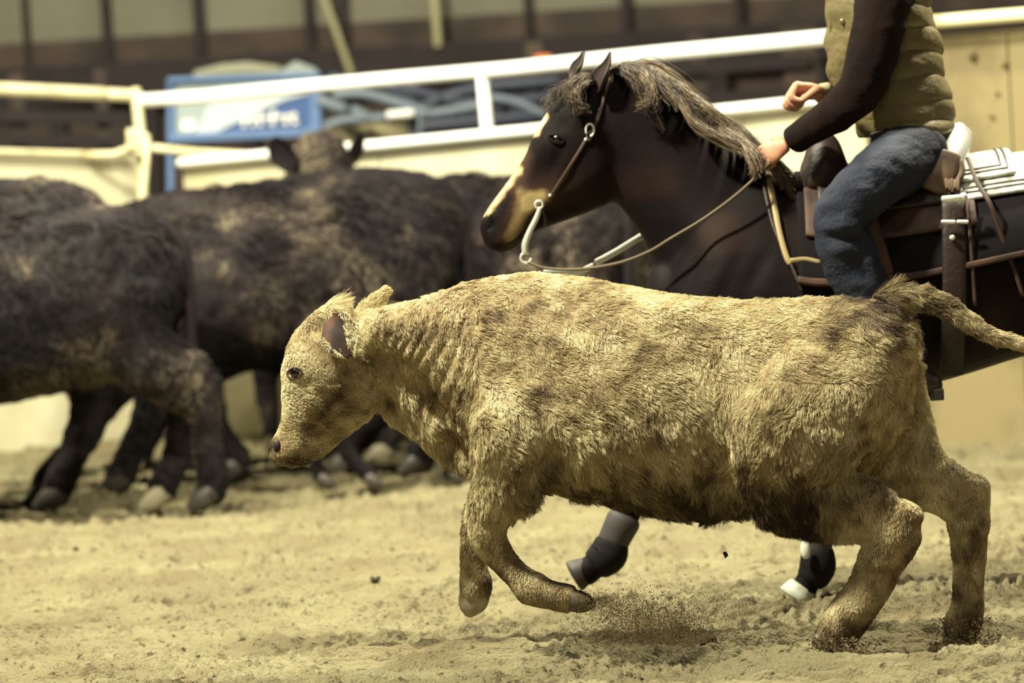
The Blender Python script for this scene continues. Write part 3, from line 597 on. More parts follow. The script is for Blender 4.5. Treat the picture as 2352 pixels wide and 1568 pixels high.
def ear(pts, wid, depth, parent, mouter, name='ear', bend=.5):
    """pts: base..tip centre points; wid half widths; cup opening towards `depth`"""
    P = spline(np.concatenate([np.array(pts), np.array(wid)[:, None]], 1), 5); C, W_ = P[:, :3], P[:, 3]; T = nrm(np.gradient(C, axis=0)); dp = nrm(np.array(depth, float)); V = []; m_ = 13
    for i in range(len(C)):
        s_ = nrm(np.cross(T[i], dp)); o_ = nrm(np.cross(s_, T[i])); a = np.linspace(-1, 1, m_)
        V.append([C[i] + s_ * W_[i] * math.sin(q * 1.35) + o_ * W_[i] * bend * (math.cos(q * 1.35) - .6) * -1 for q in a])
    V = np.array(V); n = len(V); me = bpy.data.meshes.new(name); Fc = [(i * m_ + j, i * m_ + j + 1, (i + 1) * m_ + j + 1, (i + 1) * m_ + j) for i in range(n - 1) for j in range(m_ - 1)]
    me.from_pydata(V.reshape(-1, 3).tolist(), [], Fc); o = bpy.data.objects.new(name, me); COL.objects.link(o)
    md = o.modifiers.new('s', 'SOLIDIFY'); md.thickness = .006; md.offset = 0; md2 = o.modifiers.new('s2', 'SUBSURF'); md2.levels = 1; md2.render_levels = 1; bake(o); o.data.shade_smooth(); o.data.materials.append(mouter); adopt(o, parent); return o
EARM = mat('calf_ear_skin', srgb(84, 54, 42), .8, noise=(srgb(34, 22, 22), 16, 3))
YE = YH - .085
e1 = ear([PX(757, 728, YE + .01), PX(772, 755, YE - .035), PX(790, 786, YE - .05), PX(808, 818, YE - .045)], [.018, .056, .054, .012], (-.3, -1, .05), calf, EARM)
EDGEF = HAIRC
e2 = ear([PX(815, 738, YH + .07), PX(846, 712, YH + .10), PX(870, 688, YH + .11), PX(888, 663, YH + .11)], [.014, .026, .022, .009], (.2, 1, .0), calf, EARM)
etone = lambda P: np.full(len(P), .85)
for e_, n_ in ((e1, 1400), (e2, 5000)):
    if e_ is e1:
        dens = lambda P: 0.001 + 1.0 * (np.linalg.norm(np.cross(P - PX(760, 745, YE), nrm(PX(803, 818, YE) - PX(760, 745, YE))), axis=1) > .048)
    else: dens = None
    fur('ear_hair', e_, n_, .014, lambda P, N: np.tile(ux * .6 - uz * .8 if e_ is e1 else ux + uz * .5, (len(P), 1)), HAIRC, e_, radius=.0006, nseg=4, lift=.3, clump=.3, tone=etone, dens=dens)
HOOF = mat('hoof', srgb(84, 74, 58), .5, noise=(srgb(50, 40, 36), 18, 3)); HOOFL = mat('pale_hoof', srgb(176, 172, 150), .45, noise=(srgb(120, 106, 84), 12, 3))
def claw_pair(top, toe, r, Y, m, sep=.02, rear=None):
    """cloven hoof: two claws from coronet centre `top` px to toe px"""
    A = PX(*top, Y); B = PX(*toe, Y)
    for s in (-1, 1):
        mb = MB(); o_ = LC * sep * s; C = np.array([A + o_ * .8, A * .6 + B * .4 + o_, A * .25 + B * .75 + o_ * 1.0, B + o_ * .8]); mb.rings(sweep(spline(C, 4), spline(np.array([[r * .92], [r], [r * .8], [r * .32]]), 4)[:, 0], spline(np.array([[.017], [.021], [.018], [.008]]), 4)[:, 0], LC, 16), cap=.5)
        mb.build('hoof', m, calf)
claw_pair((1302, 1373), (1362, 1392), .030, Yc(1300) - .12, HOOF)
claw_pair((1094, 1350), (1080, 1412), .042, Yc(1090) + .12, HOOFL)
claw_pair((1912, 1468), (1882, 1500), .046, YN(1912), HOOF)
claw_pair((2206, 1452), (2196, 1486), .044, YF(2206), HOOF)

# ================================================================ THE BLACK HERD
COWSKIN = mat('black_hide', srgb(30, 23, 27), .75, spec=.2, noise=(srgb(18, 13, 17), 6, 4))
COWHAIR = attr_mat('black_cattle_hair', [(0, srgb(9, 6, 11)), (.42, srgb(18, 12, 17)), (.7, srgb(58, 49, 47)), (1, srgb(118, 107, 92))], rough=.65, spec=.25)
COWHOOF = mat('dark_hoof', srgb(60, 54, 50), .5); PALEH = mat('dusty_hoof', srgb(150, 142, 120), .7)
def steer(loc, yaw, s, hind, fore, label, head=None, group='black cattle herd', seed=1, hairs=42000, tail=True, length=1.0, pale=False, side_ears=False, wz=0.0):
    """local frame: rump at x=0, head towards -x, z up. hind/fore: ((hoof x, hock/knee x), (near), (far)) positions"""
    root = empty('black_steer', loc); tag(root, label, 'steer', group)
    ca, sa = math.cos(yaw), math.sin(yaw); Rm = np.array([[ca, -sa, 0], [sa, ca, 0], [0, 0, 1]]) * s; loc = np.array(loc, float)
    W = lambda x, y, z: loc + Rm @ np.array([x * length if x < -.3 else x, y, z])
    Lat = Rm @ np.array([0, 1, 0]) / s; up = np.array([0, 0, 1.])
    mb = MB(); K = np.array([(0.03, 1.12, .86, .10), (-.04, 1.23, .72, .19), (-.2, 1.29, .60, .25), (-.42, 1.30, .55, .265), (-.7, 1.27, .50, .30), (-.95, 1.27, .47, .31), (-1.2, 1.30, .48, .28), (-1.38, 1.30, .54, .23), (-1.52, 1.24, .62, .16)])
    K[-4:, 1] -= wz * np.array([.02, .06, .12, .20]) / .2; R = []; ph = np.linspace(0, 2 * math.pi, 32, endpoint=False)
    for x, zt, zb, w_ in spline(K, 5):
        c = W(x, 0, (zt + zb) / 2); R.append(c + np.outer(np.cos(ph), up * (zt - zb) / 2 * s) + np.outer(np.sin(ph) * (1 - .15 * np.cos(ph)), Lat * w_ * s))
    mb.rings(R)
    hd = head or ((-1.72, 1.08), (-1.92, 1.0), (-2.0, .98), (-2.12, .76), (-2.2, .60))
    (nx, nz), (px_, pz), (a1, b1), (a2, b2), (a3, b3) = hd
    mb.tube([W(-1.35, 0, .95 - wz * .4), W((-1.5 + nx) / 2, 0, (.98 - wz * .4 + nz) / 2), W(nx, 0, nz), W(px_, 0, pz)], [.30 * s, .235 * s, .185 * s, .12 * s], lat=[.75, .68, .62, .75], L=Lat, m=20, sub=4)
    mb.tube([W(px_, 0, pz), W(a1, 0, b1), W((a1 + a2) / 2, 0, (b1 + b2) / 2), W(a2, 0, b2), W(a3, 0, b3)], np.array([.125, .14, .115, .085, .065]) * s, lat=[.85, .85, .85, .85, .95], L=Lat, m=18, sub=4)
    hoofs = []
    for sd, (hx, kx, lift) in zip((-1, 1), hind):
        y = .13 * sd
        mb.tube([W(-.18, y, .98), W(-.22, y * 1.1, .78), W(-.12 + kx * .4, y * 1.1, .62)], np.array([.2, .19, .13]) * s, lat=[.6, .6, .6], L=Lat, m=16, sub=4)
        mb.tube([W(-.16 + kx * .4, y * 1.1, .66), W(kx - .02, y, .50), W(kx + (hx - kx) * .15, y, .42), W(kx + (hx - kx) * .6, y, .22 + lift * .6), W(hx, y, .12 + lift), W(hx - .03, y, .05 + lift)], np.array([.15, .11, .080, .062, .066, .064]) * s, lat=.8, L=Lat, m=14, sub=4)
        hoofs.append((hx - .04, y, lift))
    for sd, (hx, kx, lift) in zip((-1, 1), fore):
        y = .13 * sd; bx = -1.22
        mb.tube([W(bx, y, .85), W(bx + .02, y, .62), W(bx + (kx - bx) * .6, y, .48), W(kx, y, .34), W(kx + (hx - kx) * .6, y, .2 + lift * .6), W(hx, y, .11 + lift), W(hx - .03, y, .05 + lift)], np.array([.18, .13, .092, .074, .058, .062, .062]) * s, lat=.8, L=Lat, m=14, sub=4)
        hoofs.append((hx - .04, y, lift))
    mb.tube([W(-.9, 0, .5), W(-1.2, 0, .44), W(-1.5, 0, .52), W(-1.62, 0, .7)], np.array([.04, .06, .06, .04]) * s, lat=.5, L=Lat, m=12, sub=3)
    body = mb.build('body', COWSKIN, root, remesh=.022, sm_iter=3)
    V, N = get_vn(body); V = V + N * (.012 * fbm(V * 6, seed, 3) + .008 * vnoise(V * 15, seed + 3))[:, None]; set_v(body, V)
    back = Rm @ np.array([1, 0, 0]) / s
    def tone(P):
        t = .38 + 1.0 * fbm(P * 3.6, seed + 40, 3) + .5 * np.maximum(0, vnoise(P * 9, seed + 50)) + .12 * (P[:, 2] - .9); return t
    fur('coat', body, hairs, lambda P: np.where(P[:, 2] < .55, .014, .034), lambda P, N: np.tile(back * .5 - up * .9, (len(P), 1)) + 1.0 * vec3noise(P * 5, seed + 9), COWHAIR, body, radius=.0017, nseg=4, lift=.35, clump=.6, per=26, wave=.3, wfreq=24, tone=tone, seed=seed, wmid=1.2)
    if tail:
        mb = MB(); mb.tube([W(-.05, 0, 1.20), W(.04, 0, 1.12), W(.065, -.02, .95), W(.06, -.03, .65), W(.06, -.03, .48)], np.array([.05, .036, .028, .025, .022]) * s, m=12, sub=4); mb.tube([W(.06, -.03, .5), W(.06, -.03, .36), W(.05, -.03, .2)], np.array([.028, .05, .012]) * s, m=12, sub=4); mb.build('tail', COWSKIN, root)
    for k, (hx, y, lift) in enumerate(hoofs):
        mb = MB(); m_ = PALEH if pale and k in pale else COWHOOF
        for q in (-1, 1): mb.tube([W(hx + .03, y + .026 * q, .075 + lift), W(hx - .02, y + .028 * q, .035 + lift), W(hx - .07, y + .022 * q, .012 + lift)], np.array([.045, .046, .02]) * s, lat=.6, L=Lat, m=12, sub=3)
        mb.build('hoof', m_, root)
    dz = np.array([b1 - b3, a3 - a1]); hn = nrm(np.array([a3 - a1, 0, b3 - b1])); fn = np.array([-hn[2], 0, hn[0]]); fn = fn if fn[2] > 0 else -fn
    bt = bvh(body)
    for q in (-1, 1):
        c = W(*(np.array([px_, q * .10, pz]) + fn * .05)); tipd = Rm @ np.array([.05, q * .18, -.02])
        if side_ears: c = c - up * .05 + Lat * q * .05; tipd = Lat * q * .075 + up * .14
        ear([c, c + tipd * .4, c + tipd * .8, c + tipd * 1.15], [.03 * s, .065 * s, .06 * s, .015 * s], Rm @ hn * -1 * -1, root, COWSKIN)
        c = np.array([a1, 0, b1]) + hn * .06 + fn * .05
        p = Vector(W(c[0], q * .4, c[2])); h = bt.ray_cast(p, -Vector(Lat) * q)
        if h[0] is not None:
            mb = MB(); mb.ball(np.array(h[0]) - Lat * q * .006, .02 * s); mb.build('eye', EYE, root)
    return root
def at_x(px, Y): return PX(px, 784, Y)[0]
# A: nearest, rump behind the tan calf's nose side, cut by the picture's left edge
YA = 20.15
steer((at_x(405, YA), YA, 0), 0.0, 1.0, ((.13, .10, .02), (-.09, .04, .01)), ((-1.36, -1.25, 0), (-1.1, -1.18, 0)), 'nearest shaggy black steer, rump toward the calf head, front cut off by photo edge', seed=11, pale=(1,), hairs=60000)
YBb = 20.83
steer((at_x(262, YBb), YBb, 0), -0.06, 1.10, ((-.22, -.07, 0), (-.30, -.02, 0)), ((-1.36, -1.25, 0), (-1.1, -1.18, 0)), 'black steer at the far left, mostly hidden behind the nearest shaggy steer', seed=23, tail=False, hairs=40000)
YCc = 21.6
steer((at_x(1046, YCc), YCc, 0), 0.05, 1.06, ((-.16, -.04, 0), (-.48, -.20, 0)), ((-1.42, -1.3, 0), (-.95, -1.12, 0)), 'big black steer standing broadside in the middle of the herd, behind the calf head', seed=31, hairs=60000, wz=.2, head=((-1.68, .92), (-1.82, .84), (-1.9, .80), (-2.02, .55), (-2.08, .40)))
steer((at_x(730, 22.9) - .70, 24.35, 0), 2.05, .97, ((0, .02, 0), (.02, .02, 0)), ((-1.3, -1.25, 0), (-1.25, -1.2, 0)), 'black steer facing the camera, only its eared head showing above the big steer', head=((-1.55, 1.30), (-1.66, 1.44), (-1.72, 1.47), (-1.88, 1.26), (-1.93, 1.14)), seed=47, tail=False, pale=(2, 3), hairs=36000, side_ears=True)
steer((at_x(985, 22.45), 22.45, 0), 0.0, .96, ((-.22, -.08, 0), (-.52, -.22, 0)), ((-1.42, -1.3, 0), (-1.0, -1.14, 0)), 'black steer hidden behind the big one, only its lower legs showing under the calf jaw', seed=61, hairs=20000, pale=(0, 2), tail=False)
steer((at_x(1445, 22.0), 22.0, 0), -.95, 1.0, ((-.02, .05, 0), (.02, .05, 0)), ((-1.3, -1.22, 0), (-1.2, -1.2, 0)), 'black steer seen from behind between the horse chin and neck, tail hanging', seed=53, hairs=40000)
steer((at_x(705, 20.95), 20.95, 0), math.pi, .62, ((-.02, .03, 0), (-.36, -.14, 0)), ((-1.36, -1.28, 0), (-.95, -1.08, 0)), 'small black steer behind the tan calf head, its legs showing under the jaw', seed=71, hairs=20000, tail=False)

# ================================================================ THE HORSE
HY = 15.3; LH = np.array([0, 1.0, 0])
HS = srgb(52, 38, 38)
TR = [(1530, 580, 1512, 800, .15, 0), (1580, 500, 1560, 880, .215, .1), (1650, 430, 1630, 915, .25, .2), (1740, 388, 1720, 930, .27, .3), (1850, 420, 1850, 935, .285, .25), (2000, 428, 2000, 915, .305, .1), (2180, 408, 2190, 868, .32, .05), (2350, 385, 2360, 815, .32, .0), (2500, 385, 2500, 790, .30, 0), (2610, 420, 2600, 800, .25, 0), (2690, 500, 2670, 780, .15, 0)]
mb = MB(); TRR = tb(TR, LH, Yf=lambda x: HY); mb.rings(TRR)
mb.rings(tb([(1372, 178, 1372, 330, .05, 0, HY), (1410, 166, 1385, 430, .075, 0, HY), (1470, 186, 1428, 478, .085, .2, HY), (1550, 240, 1484, 562, .10, .2, HY), (1640, 305, 1522, 680, .13, .25, HY), (1730, 372, 1550, 790, .17, .25, HY), (1800, 410, 1600, 860, .2, .2, HY)], LH))
mb.rings(tb([(1340, 172, 1440, 285, .055, 0, HY), (1292, 208, 1452, 372, .085, 0, HY), (1252, 262, 1440, 432, .098, -.15, HY), (1222, 318, 1402, 466, .095, -.2, HY), (1200, 366, 1335, 494, .078, -.1, HY), (1170, 410, 1272, 516, .064, 0, HY), (1140, 450, 1222, 536, .056, 0, HY),
    (1114, 488, 1196, 560, .054, 0, HY), (1102, 520, 1176, 574, .05, 0, HY), (1108, 550, 1160, 578, .04, 0, HY)], LH), cap=.4)
# legs: planted near foreleg, stepping off foreleg, hind legs beyond the frame
limb(mb, [(1700, 700, 130, HY - .12, .6), (1740, 850, 95, HY - .14, .65), (1800, 960, 66, HY - .14, .75), (1850, 1060, 48, HY - .13, .85), (1872, 1120, 42, HY - .13, .95), (1878, 1180, 30, HY - .12, .9), (1880, 1240, 30, HY - .12, .9), (1876, 1300, 34, HY - .12, .95), (1852, 1340, 30, HY - .12, 1), (1842, 1358, 36, HY - .12, 1)], LH)
limb(mb, [(1620, 720, 120, HY + .1, .6), (1560, 860, 88, HY + .13, .65), (1510, 980, 62, HY + .13, .8), (1466, 1080, 46, HY + .13, .9), (1448, 1130, 40, HY + .12, .95), (1438, 1180, 34, HY + .12, .9), (1416, 1230, 32, HY + .12, .9), (1400, 1270, 36, HY + .12, .95), (1362, 1302, 31, HY + .12, 1), (1345, 1314, 34, HY + .12, 1)], LH)
for o_, dx in ((-.14, 30), (.14, -60)):
    limb(mb, [(2560, 600, 150, HY + o_, .55), (2540 + dx * .3, 780, 125, HY + o_, .55), (2600 + dx * .6, 930, 75, HY + o_, .6), (2660 + dx, 1030, 48, HY + o_, .7), (2660 + dx, 1100, 36, HY + o_, .8), (2650 + dx, 1200, 29, HY + o_, .9), (2640 + dx, 1270, 33, HY + o_, .95), (2622 + dx, 1310, 30, HY + o_, 1), (2610 + dx, 1322, 35, HY + o_, 1)], LH)
horse = mb.build('horse', None, remesh=.011, sm_iter=3)
tag(horse, 'dark brown ridden horse with white face marks and blowing mane, behind the tan calf', 'horse')
LM = [(1262, 330, HY - .1, .035, .007), (1240, 395, HY - .08, .05, -.006, 90, -120, 1.6), (1300, 440, HY - .09, .03, .006, 120, -60, 2.5), (1360, 400, HY - .09, .06, .010), (1122, 516, HY - .05, .018, -.012), (1222, 380, HY - .08, .02, .007, 30, -60, 3), (1275, 372, HY - .09, .018, -.006, 30, -60, 4), (1205, 440, HY - .07, .03, .006), (1340, 450, HY - .09, .03, .006), (1140, 560, HY - .04, .02, .006), (1290, 285, HY - .09, .025, -.006),
    (1440, 400, HY - .1, .05, -.010, 1, 3, 2), (1560, 560, HY - .13, .06, -.012, 2, 3, 3), (1620, 520, HY - .2, .09, .014, 1, 2, 2), (1700, 560, HY - .25, .05, -.010, 1, -2, 3), (1590, 620, HY - .2, .03, -.012, 1, -2, 4), (1650, 640, HY - .23, .03, .008, 1, -2, 4), (1740, 620, HY - .25, .03, -.008, 1, -2, 4)]
lumps(horse, LM, .004, 5)
V, Nh = get_vn(horse); hx, hy = proj(V)
blz = ((hx - hy * 0) * 0)
def seg_d(x, y, a, b):
    a = np.array(a, float); b = np.array(b, float); d = b - a; t = np.clip(((x - a[0]) * d[0] + (y - a[1]) * d[1]) / (d @ d), 0, 1); return np.hypot(x - a[0] - t * d[0], y - a[1] - t * d[1])
nz = vnoise(V * 40, 3) * 3 + vnoise(V * 90, 4) * 2
white = np.maximum(1 - ss(seg_d(hx, hy, (1190, 390), (1116, 494)) + nz * 1.8, -3, 15), 1 - ss(seg_d(hx, hy, (1244, 268), (1226, 300)) + nz, 8, 20))
white *= (V[:, 1] < HY + .07)
tan_ = (1 - ss(seg_d(hx, hy, (1206, 462), (1172, 548)) + nz * 1.5, -8, 44)) * .85 + .6 * (1 - ss(seg_d(hx, hy, (1215, 470), (1240, 452)) + nz, 4, 26)) + .35 * (1 - ss(seg_d(hx, hy, (1206, 360), (1180, 430)) + nz, 4, 30)) + .35 * np.exp(-((hx - 1245) / 45) ** 2 - ((hy - 450) / 26) ** 2); tan_ *= (hx < 1300) & (hy < 575)
white = white * (.8 + .2 * vnoise(V * 60, 8))
tone = np.clip(.10 + .34 * np.minimum(tan_, 1) + .10 * vnoise(V * 6, 9), .02, .55); tone = tone * (1 - white) + white
tone = np.where((np.hypot((hx - 1122) / .8, hy - 516) < 22 + nz) | (hy > 1050) * (hx > 1300), .03, tone); set_tone(horse, tone)
HCOAT = attr_mat('horse_coat', [(0, srgb(11, 8, 11)), (.12, srgb(22, 15, 17)), (.24, srgb(56, 39, 32)), (.45, srgb(160, 140, 98)), (.6, srgb(160, 148, 120)), (1, srgb(200, 196, 184))], rough=.6, spec=.08, bump=(220, .25))
horse.data.materials.append(HCOAT)
ht = bvh(horse)
c = hit(1278, 318, ht, -.008, HY); mb = MB(); mb.ball(c, .017); mb.build('eye', EYE, horse)
HDARK = mat('horse_dark_skin', srgb(18, 12, 14), .8, spec=.1)
eyelid(1278, 320, 17, 8, ht, HY, horse, HDARK, .0045, -.3)
mb = MB(); mb.ball(hit(1122, 518, ht, -.005, HY), .021, sc=(.8, .5, 1.35)); mb.build('nostril', HDARK, horse)
mb = MB(); mb.tube([hit(x, y, ht, .0, HY) for x, y in [(1128, 572), (1150, 566), (1176, 556), (1196, 540)]], .004, m=8); mb.build('mouth_line', HDARK, horse)
EARH = mat('horse_ear_hair', srgb(44, 30, 30), .6)
ear([PX(1320, 185, HY + .06), PX(1322, 160, HY + .07), PX(1334, 138, HY + .07), PX(1342, 118, HY + .07)], [.028, .034, .022, .005], (-1, -.4, 0), horse, EARH, bend=.7)
ear([PX(1368, 205, HY - .06), PX(1380, 175, HY - .07), PX(1394, 148, HY - .07), PX(1402, 119, HY - .07)], [.038, .042, .024, .005], (-1, -.5, .2), horse, EARH, bend=.8)
# hooves
def horse_hoof(top, toe, r, Y, m):
    mb = MB(); A = PX(*top, Y); B = PX(*toe, Y); ph = np.linspace(0, 2 * math.pi, 24, endpoint=False); u = nrm(B - A); R = []
    sx = nrm(np.cross(LH, u)); 
    for t, q in ((0, .8), (.15, .86), (.5, .95), (.9, 1.05), (1, 1.0)): R.append(A * (1 - t) + B * t + np.outer(np.cos(ph), sx * r * q) + np.outer(np.sin(ph), LH * r * q * .9))
    mb.rings(R, cap=.1); return mb.build('hoof', m, horse)
horse_hoof((1846, 1346), (1828, 1374), .058, HY - .12, mat('chalky_hoof', srgb(190, 196, 190), .5, noise=(srgb(150, 144, 120), 20, 3)))
horse_hoof((1350, 1306), (1318, 1324), .050, HY + .12, mat('dark_horse_hoof', srgb(44, 36, 34), .6))
horse_hoof((2642, 1312), (2622, 1342), .058, HY - .14, HOOF); horse_hoof((2552, 1312), (2530, 1342), .058, HY + .14, HOOF)
# mane and forelock: wavy strands rooted along the crest
MANEM = attr_mat('mane_hair', [(0, srgb(20, 14, 16)), (.5, srgb(64, 50, 44)), (1, srgb(140, 122, 96))], rough=.42, spec=.5)
rng = np.random.default_rng(5)
crest = spline(np.array([PX(x, y, HY) for x, y in [(1385, 168), (1430, 158), (1490, 182), (1560, 232), (1630, 285), (1700, 338), (1745, 372)]]), 12)
def lock(n, root, path, spread, frizz, rng, k=12):
    """n strands following px path (list of (x,y,Y)) from a root"""
    out = []; Pth = spline(np.array([PX(*p) for p in path]), 6); t = np.linspace(0, 1, k); L_ = len(Pth) - 1
    base = np.array([Pth[min(int(q * L_), L_)] for q in t]); o = rng.normal(size=(n, 3)) * spread; ph = rng.random((n, 3)) * 6.28; am = rng.random(n) * frizz; ln = .65 + .45 * rng.random(n)
    for i in range(n):
        tt = t * ln[i]; b = np.array([np.interp(tt * L_, np.arange(L_ + 1), Pth[:, c]) for c in range(3)]).T
        out.append(b + o[i] * (.35 + t[:, None] * 1.1) + am[i] * np.sin(t[:, None] * (7 + 5 * ph[i, 0] / 6) + ph[i]) * t[:, None])
    return out
S = []; TN = []
def mane_lock(*a, tone=.4, **k):
    r = lock(*a, **k); S.extend(r); TN.extend(list(np.clip(tone + .22 * rng.normal(size=len(r)), 0, 1)))
for q in np.linspace(0, 1, 46):
    i = int(q * (len(crest) - 1)); x, y = [float(v[0]) for v in proj(crest[i][None])]
    hang = 30 + 45 * rng.random(); bk = 70 + 90 * rng.random()
    near = rng.random() < .65
    Yo = -.06 if near else .05
    mane_lock(55, None, [(x, y + 6, HY + Yo * .2), (x + bk * .3, y - 10 + 12 * rng.random(), HY + Yo), (x + bk * .7, y + hang * .35 + bk * .25, HY + Yo * 1.6), (x + bk, y + hang * .9 + bk * .5, HY + Yo * 1.9)], .006, .014, rng, tone=.25 + .5 * rng.random())
for p in [[(1440, 160, HY), (1500, 160, HY - .04), (1570, 215, HY - .08), (1640, 262, HY - .1), (1700, 300, HY - .1)], [(1500, 190, HY), (1560, 232, HY - .1), (1600, 290, HY - .13), (1680, 330, HY - .15), (1740, 352, HY - .15)], [(1440, 155, HY), (1475, 168, HY - .08), (1496, 205, HY - .11), (1492, 236, HY - .12), (1470, 238, HY - .12)],
          [(1590, 250, HY), (1650, 292, HY - .1), (1720, 345, HY - .16), (1760, 375, HY - .16)], [(1640, 280, HY), (1690, 310, HY - .1), (1720, 350, HY - .18), (1735, 385, HY - .2), (1728, 400, HY - .2)], [(1450, 150, HY), (1500, 148, HY), (1560, 190, HY), (1610, 240, HY)]]:
    mane_lock(160, None, p, .007, .012, rng, tone=.75)
strands('mane', S, .0011, MANEM, horse, tones=np.array(TN))
S = []; TN = []
for p in [[(1372, 185, HY), (1345, 175, HY - .05), (1310, 195, HY - .10), (1300, 232, HY - .11)], [(1370, 190, HY - .02), (1350, 190, HY - .08), (1325, 215, HY - .11), (1330, 248, HY - .12), (1345, 250, HY - .12)], [(1360, 185, HY), (1320, 185, HY - .03), (1275, 215, HY - .05), (1250, 250, HY - .05)], [(1366, 180, HY), (1330, 200, HY - .09), (1312, 225, HY - .12), (1318, 240, HY - .12)]]:
    mane_lock(110, None, p, .006, .014, rng, tone=.5)
strands('forelock', S, .0010, MANEM, horse, tones=np.array(TN))
S = []; TN = []
mane_lock(500, None, [(2690, 470, HY), (2760, 520, HY), (2800, 700, HY), (2790, 950, HY), (2780, 1150, HY)], .03, .03, rng, tone=.3)
strands('tail', S, .002, MANEM, horse, tones=np.array(TN))

# leg boots
GREYB = mat('grey_boot_shell', srgb(56, 50, 52), .7); BLKB = mat('black_neoprene', srgb(16, 12, 17), .8, spec=.2); WHTS = mat('white_strap', srgb(220, 220, 215), .5)
def leg_boot(pts, Y, label, r0, r1, r2):
    root = empty('sport_boot', PX(*pts[0], Y)); tag(root, label, 'horse boot')
    P = [PX(x, y, Y) for x, y in pts]
    mb = MB(); mb.tube([P[0], P[1]], [r0, r1], m=20, sub=3, L=LH); mb.build('boot_shell', GREYB, root)
    mb = MB(); mb.tube([P[1], P[2], P[3]], [r1 * 1.15, r2 * 1.12, r2], m=20, sub=4, L=LH); mb.build('fetlock_cup', BLKB, root)
    return root
rb = leg_boot([(1878, 1208), (1878, 1270), (1878, 1300), (1868, 1326)], HY - .12, 'grey and black boot on the planted horse foreleg with a white tab', .050, .046, .052)
mb = MB(); mb.ball(PX(1850, 1262, HY - .19), .020, sc=(.8, .5, 1.6)); mb.build('white_tab', WHTS, rb)
rb = leg_boot([(1432, 1195), (1404, 1252), (1396, 1274), (1376, 1292)], HY + .12, 'grey and black boot on the lifted horse foreleg below the calf belly', .056, .050, .056)

# ================================================================ TACK
LEATH = mat('dark_leather', srgb(40, 27, 26), .55, spec=.4, bump=(60, .3)); LEAB = mat('brown_leather', srgb(74, 50, 40), .6, spec=.4, noise=(srgb(46, 30, 27), 14, 4)); LEAT = mat('tan_strap', srgb(150, 130, 92), .5)
SILVER = mat('silver', srgb(236, 236, 228), .35, metal=.55); RAW = mat('rawhide', srgb(104, 82, 58), .65, noise=(srgb(70, 52, 40), 14, 4))
def strap(name, pts, w_, m, parent, Yd=HY, off=.006, tree=None, flatn=True, sub=5, hitit=True, rr=.5):
    P = []
    for p in pts:
        x, y = p[:2]; P.append(hit(x, y, tree or ht, off, Yd) if len(p) == 2 and hitit else PX(x, y, p[2] if len(p) > 2 else Yd))
    P = spline(np.array(P), sub); mb = MB(); mb.rings(sweep(P, np.full(len(P), w_), np.full(len(P), w_ * rr), LH, 10), cap=.3); return mb.build(name, m, parent)
br = empty('bridle', PX(1360, 300, HY)); tag(br, 'thin leather split-ear bridle with silver buckle and long shiny curb bit shank', 'bridle')
strap('cheek_strap', [(1403, 190), (1392, 215), (1382, 245), (1370, 280), (1352, 310), (1332, 345), (1310, 380), (1285, 420), (1262, 455)], .0055, mat('worn_cheek_leather', srgb(66, 46, 38), .6), br)
strap('crown_strap', [(1403, 190), (1405, 178), (1402, 165, HY - .02), (1398, 158, HY + .03)], .007, LEAT, br)
strap('throat_latch', [(1378, 250), (1366, 290), (1352, 325)], .006, LEATH, br)
mb = MB(); mb.tube([hit(1354 + 9 * math.cos(a), 300 + 14 * math.sin(a), ht, .012, HY) for a in np.linspace(2.6, 7.6, 16)], .0038, m=8); mb.build('buckle', SILVER, br)
for x0, y0 in ((1264, 448), (1345, 321)):
    mb = MB(); mb.ball(hit(x0, y0, ht, .007, HY), .0055); mb.build('stud', SILVER, br)
bs = MB(); Yb = HY - .085; bs.tube([PX(x, y, Yb) for x, y in [(1240, 478), (1232, 500), (1217, 530), (1206, 560), (1206, 580)]], [.007, .0085, .009, .0105, .010], m=12, sub=4)
bs.tube([PX(1238 + 9 * math.cos(a), 470 + 9 * math.sin(a), Yb) for a in np.linspace(2.0, 7.0, 12)], .004, m=8)
bs.tube([PX(1208 + 12 * math.cos(a), 592 + 12 * math.sin(a), Yb) for a in np.linspace(.2, 5.2, 14)], .0045, m=8); bs.build('bit_shank', SILVER, br)
strap('chin_strap', [(1240, 472), (1252, 498), (1248, 520)], .005, LEATH, br)
rn = empty('reins', PX(1760, 380, HY)); tag(rn, 'slim leather reins running from the rider hand forward past the horse neck', 'reins')
mb = MB(); mb.tube([PX(x, y, Y) for x, y, Y in [(1768, 375, HY - .17), (1700, 440, HY - .21), (1620, 500, HY - .23), (1540, 548, HY - .22), (1490, 578, HY - .2), (1420, 604, HY - .17), (1330, 618, HY - .13), (1255, 616, HY - .1), (1212, 602, HY - .085)]], .0050, m=8, sub=4); mb.build('rein', mat('rein_leather', srgb(96, 82, 64), .6), rn)
mb = MB(); mb.tube([PX(x, y, Y) for x, y, Y in [(1560, 495, HY + .16), (1472, 543, HY + .12), (1420, 575, HY + .1), (1370, 602, HY + .08)]], .0105, m=8, sub=3); mb.tube([PX(1362, 610, HY + .08), PX(1325, 624, HY + .07), PX(1250, 626, HY + .06)], .0090, m=8, sub=3); mb.build('rein', WHTS, rn)

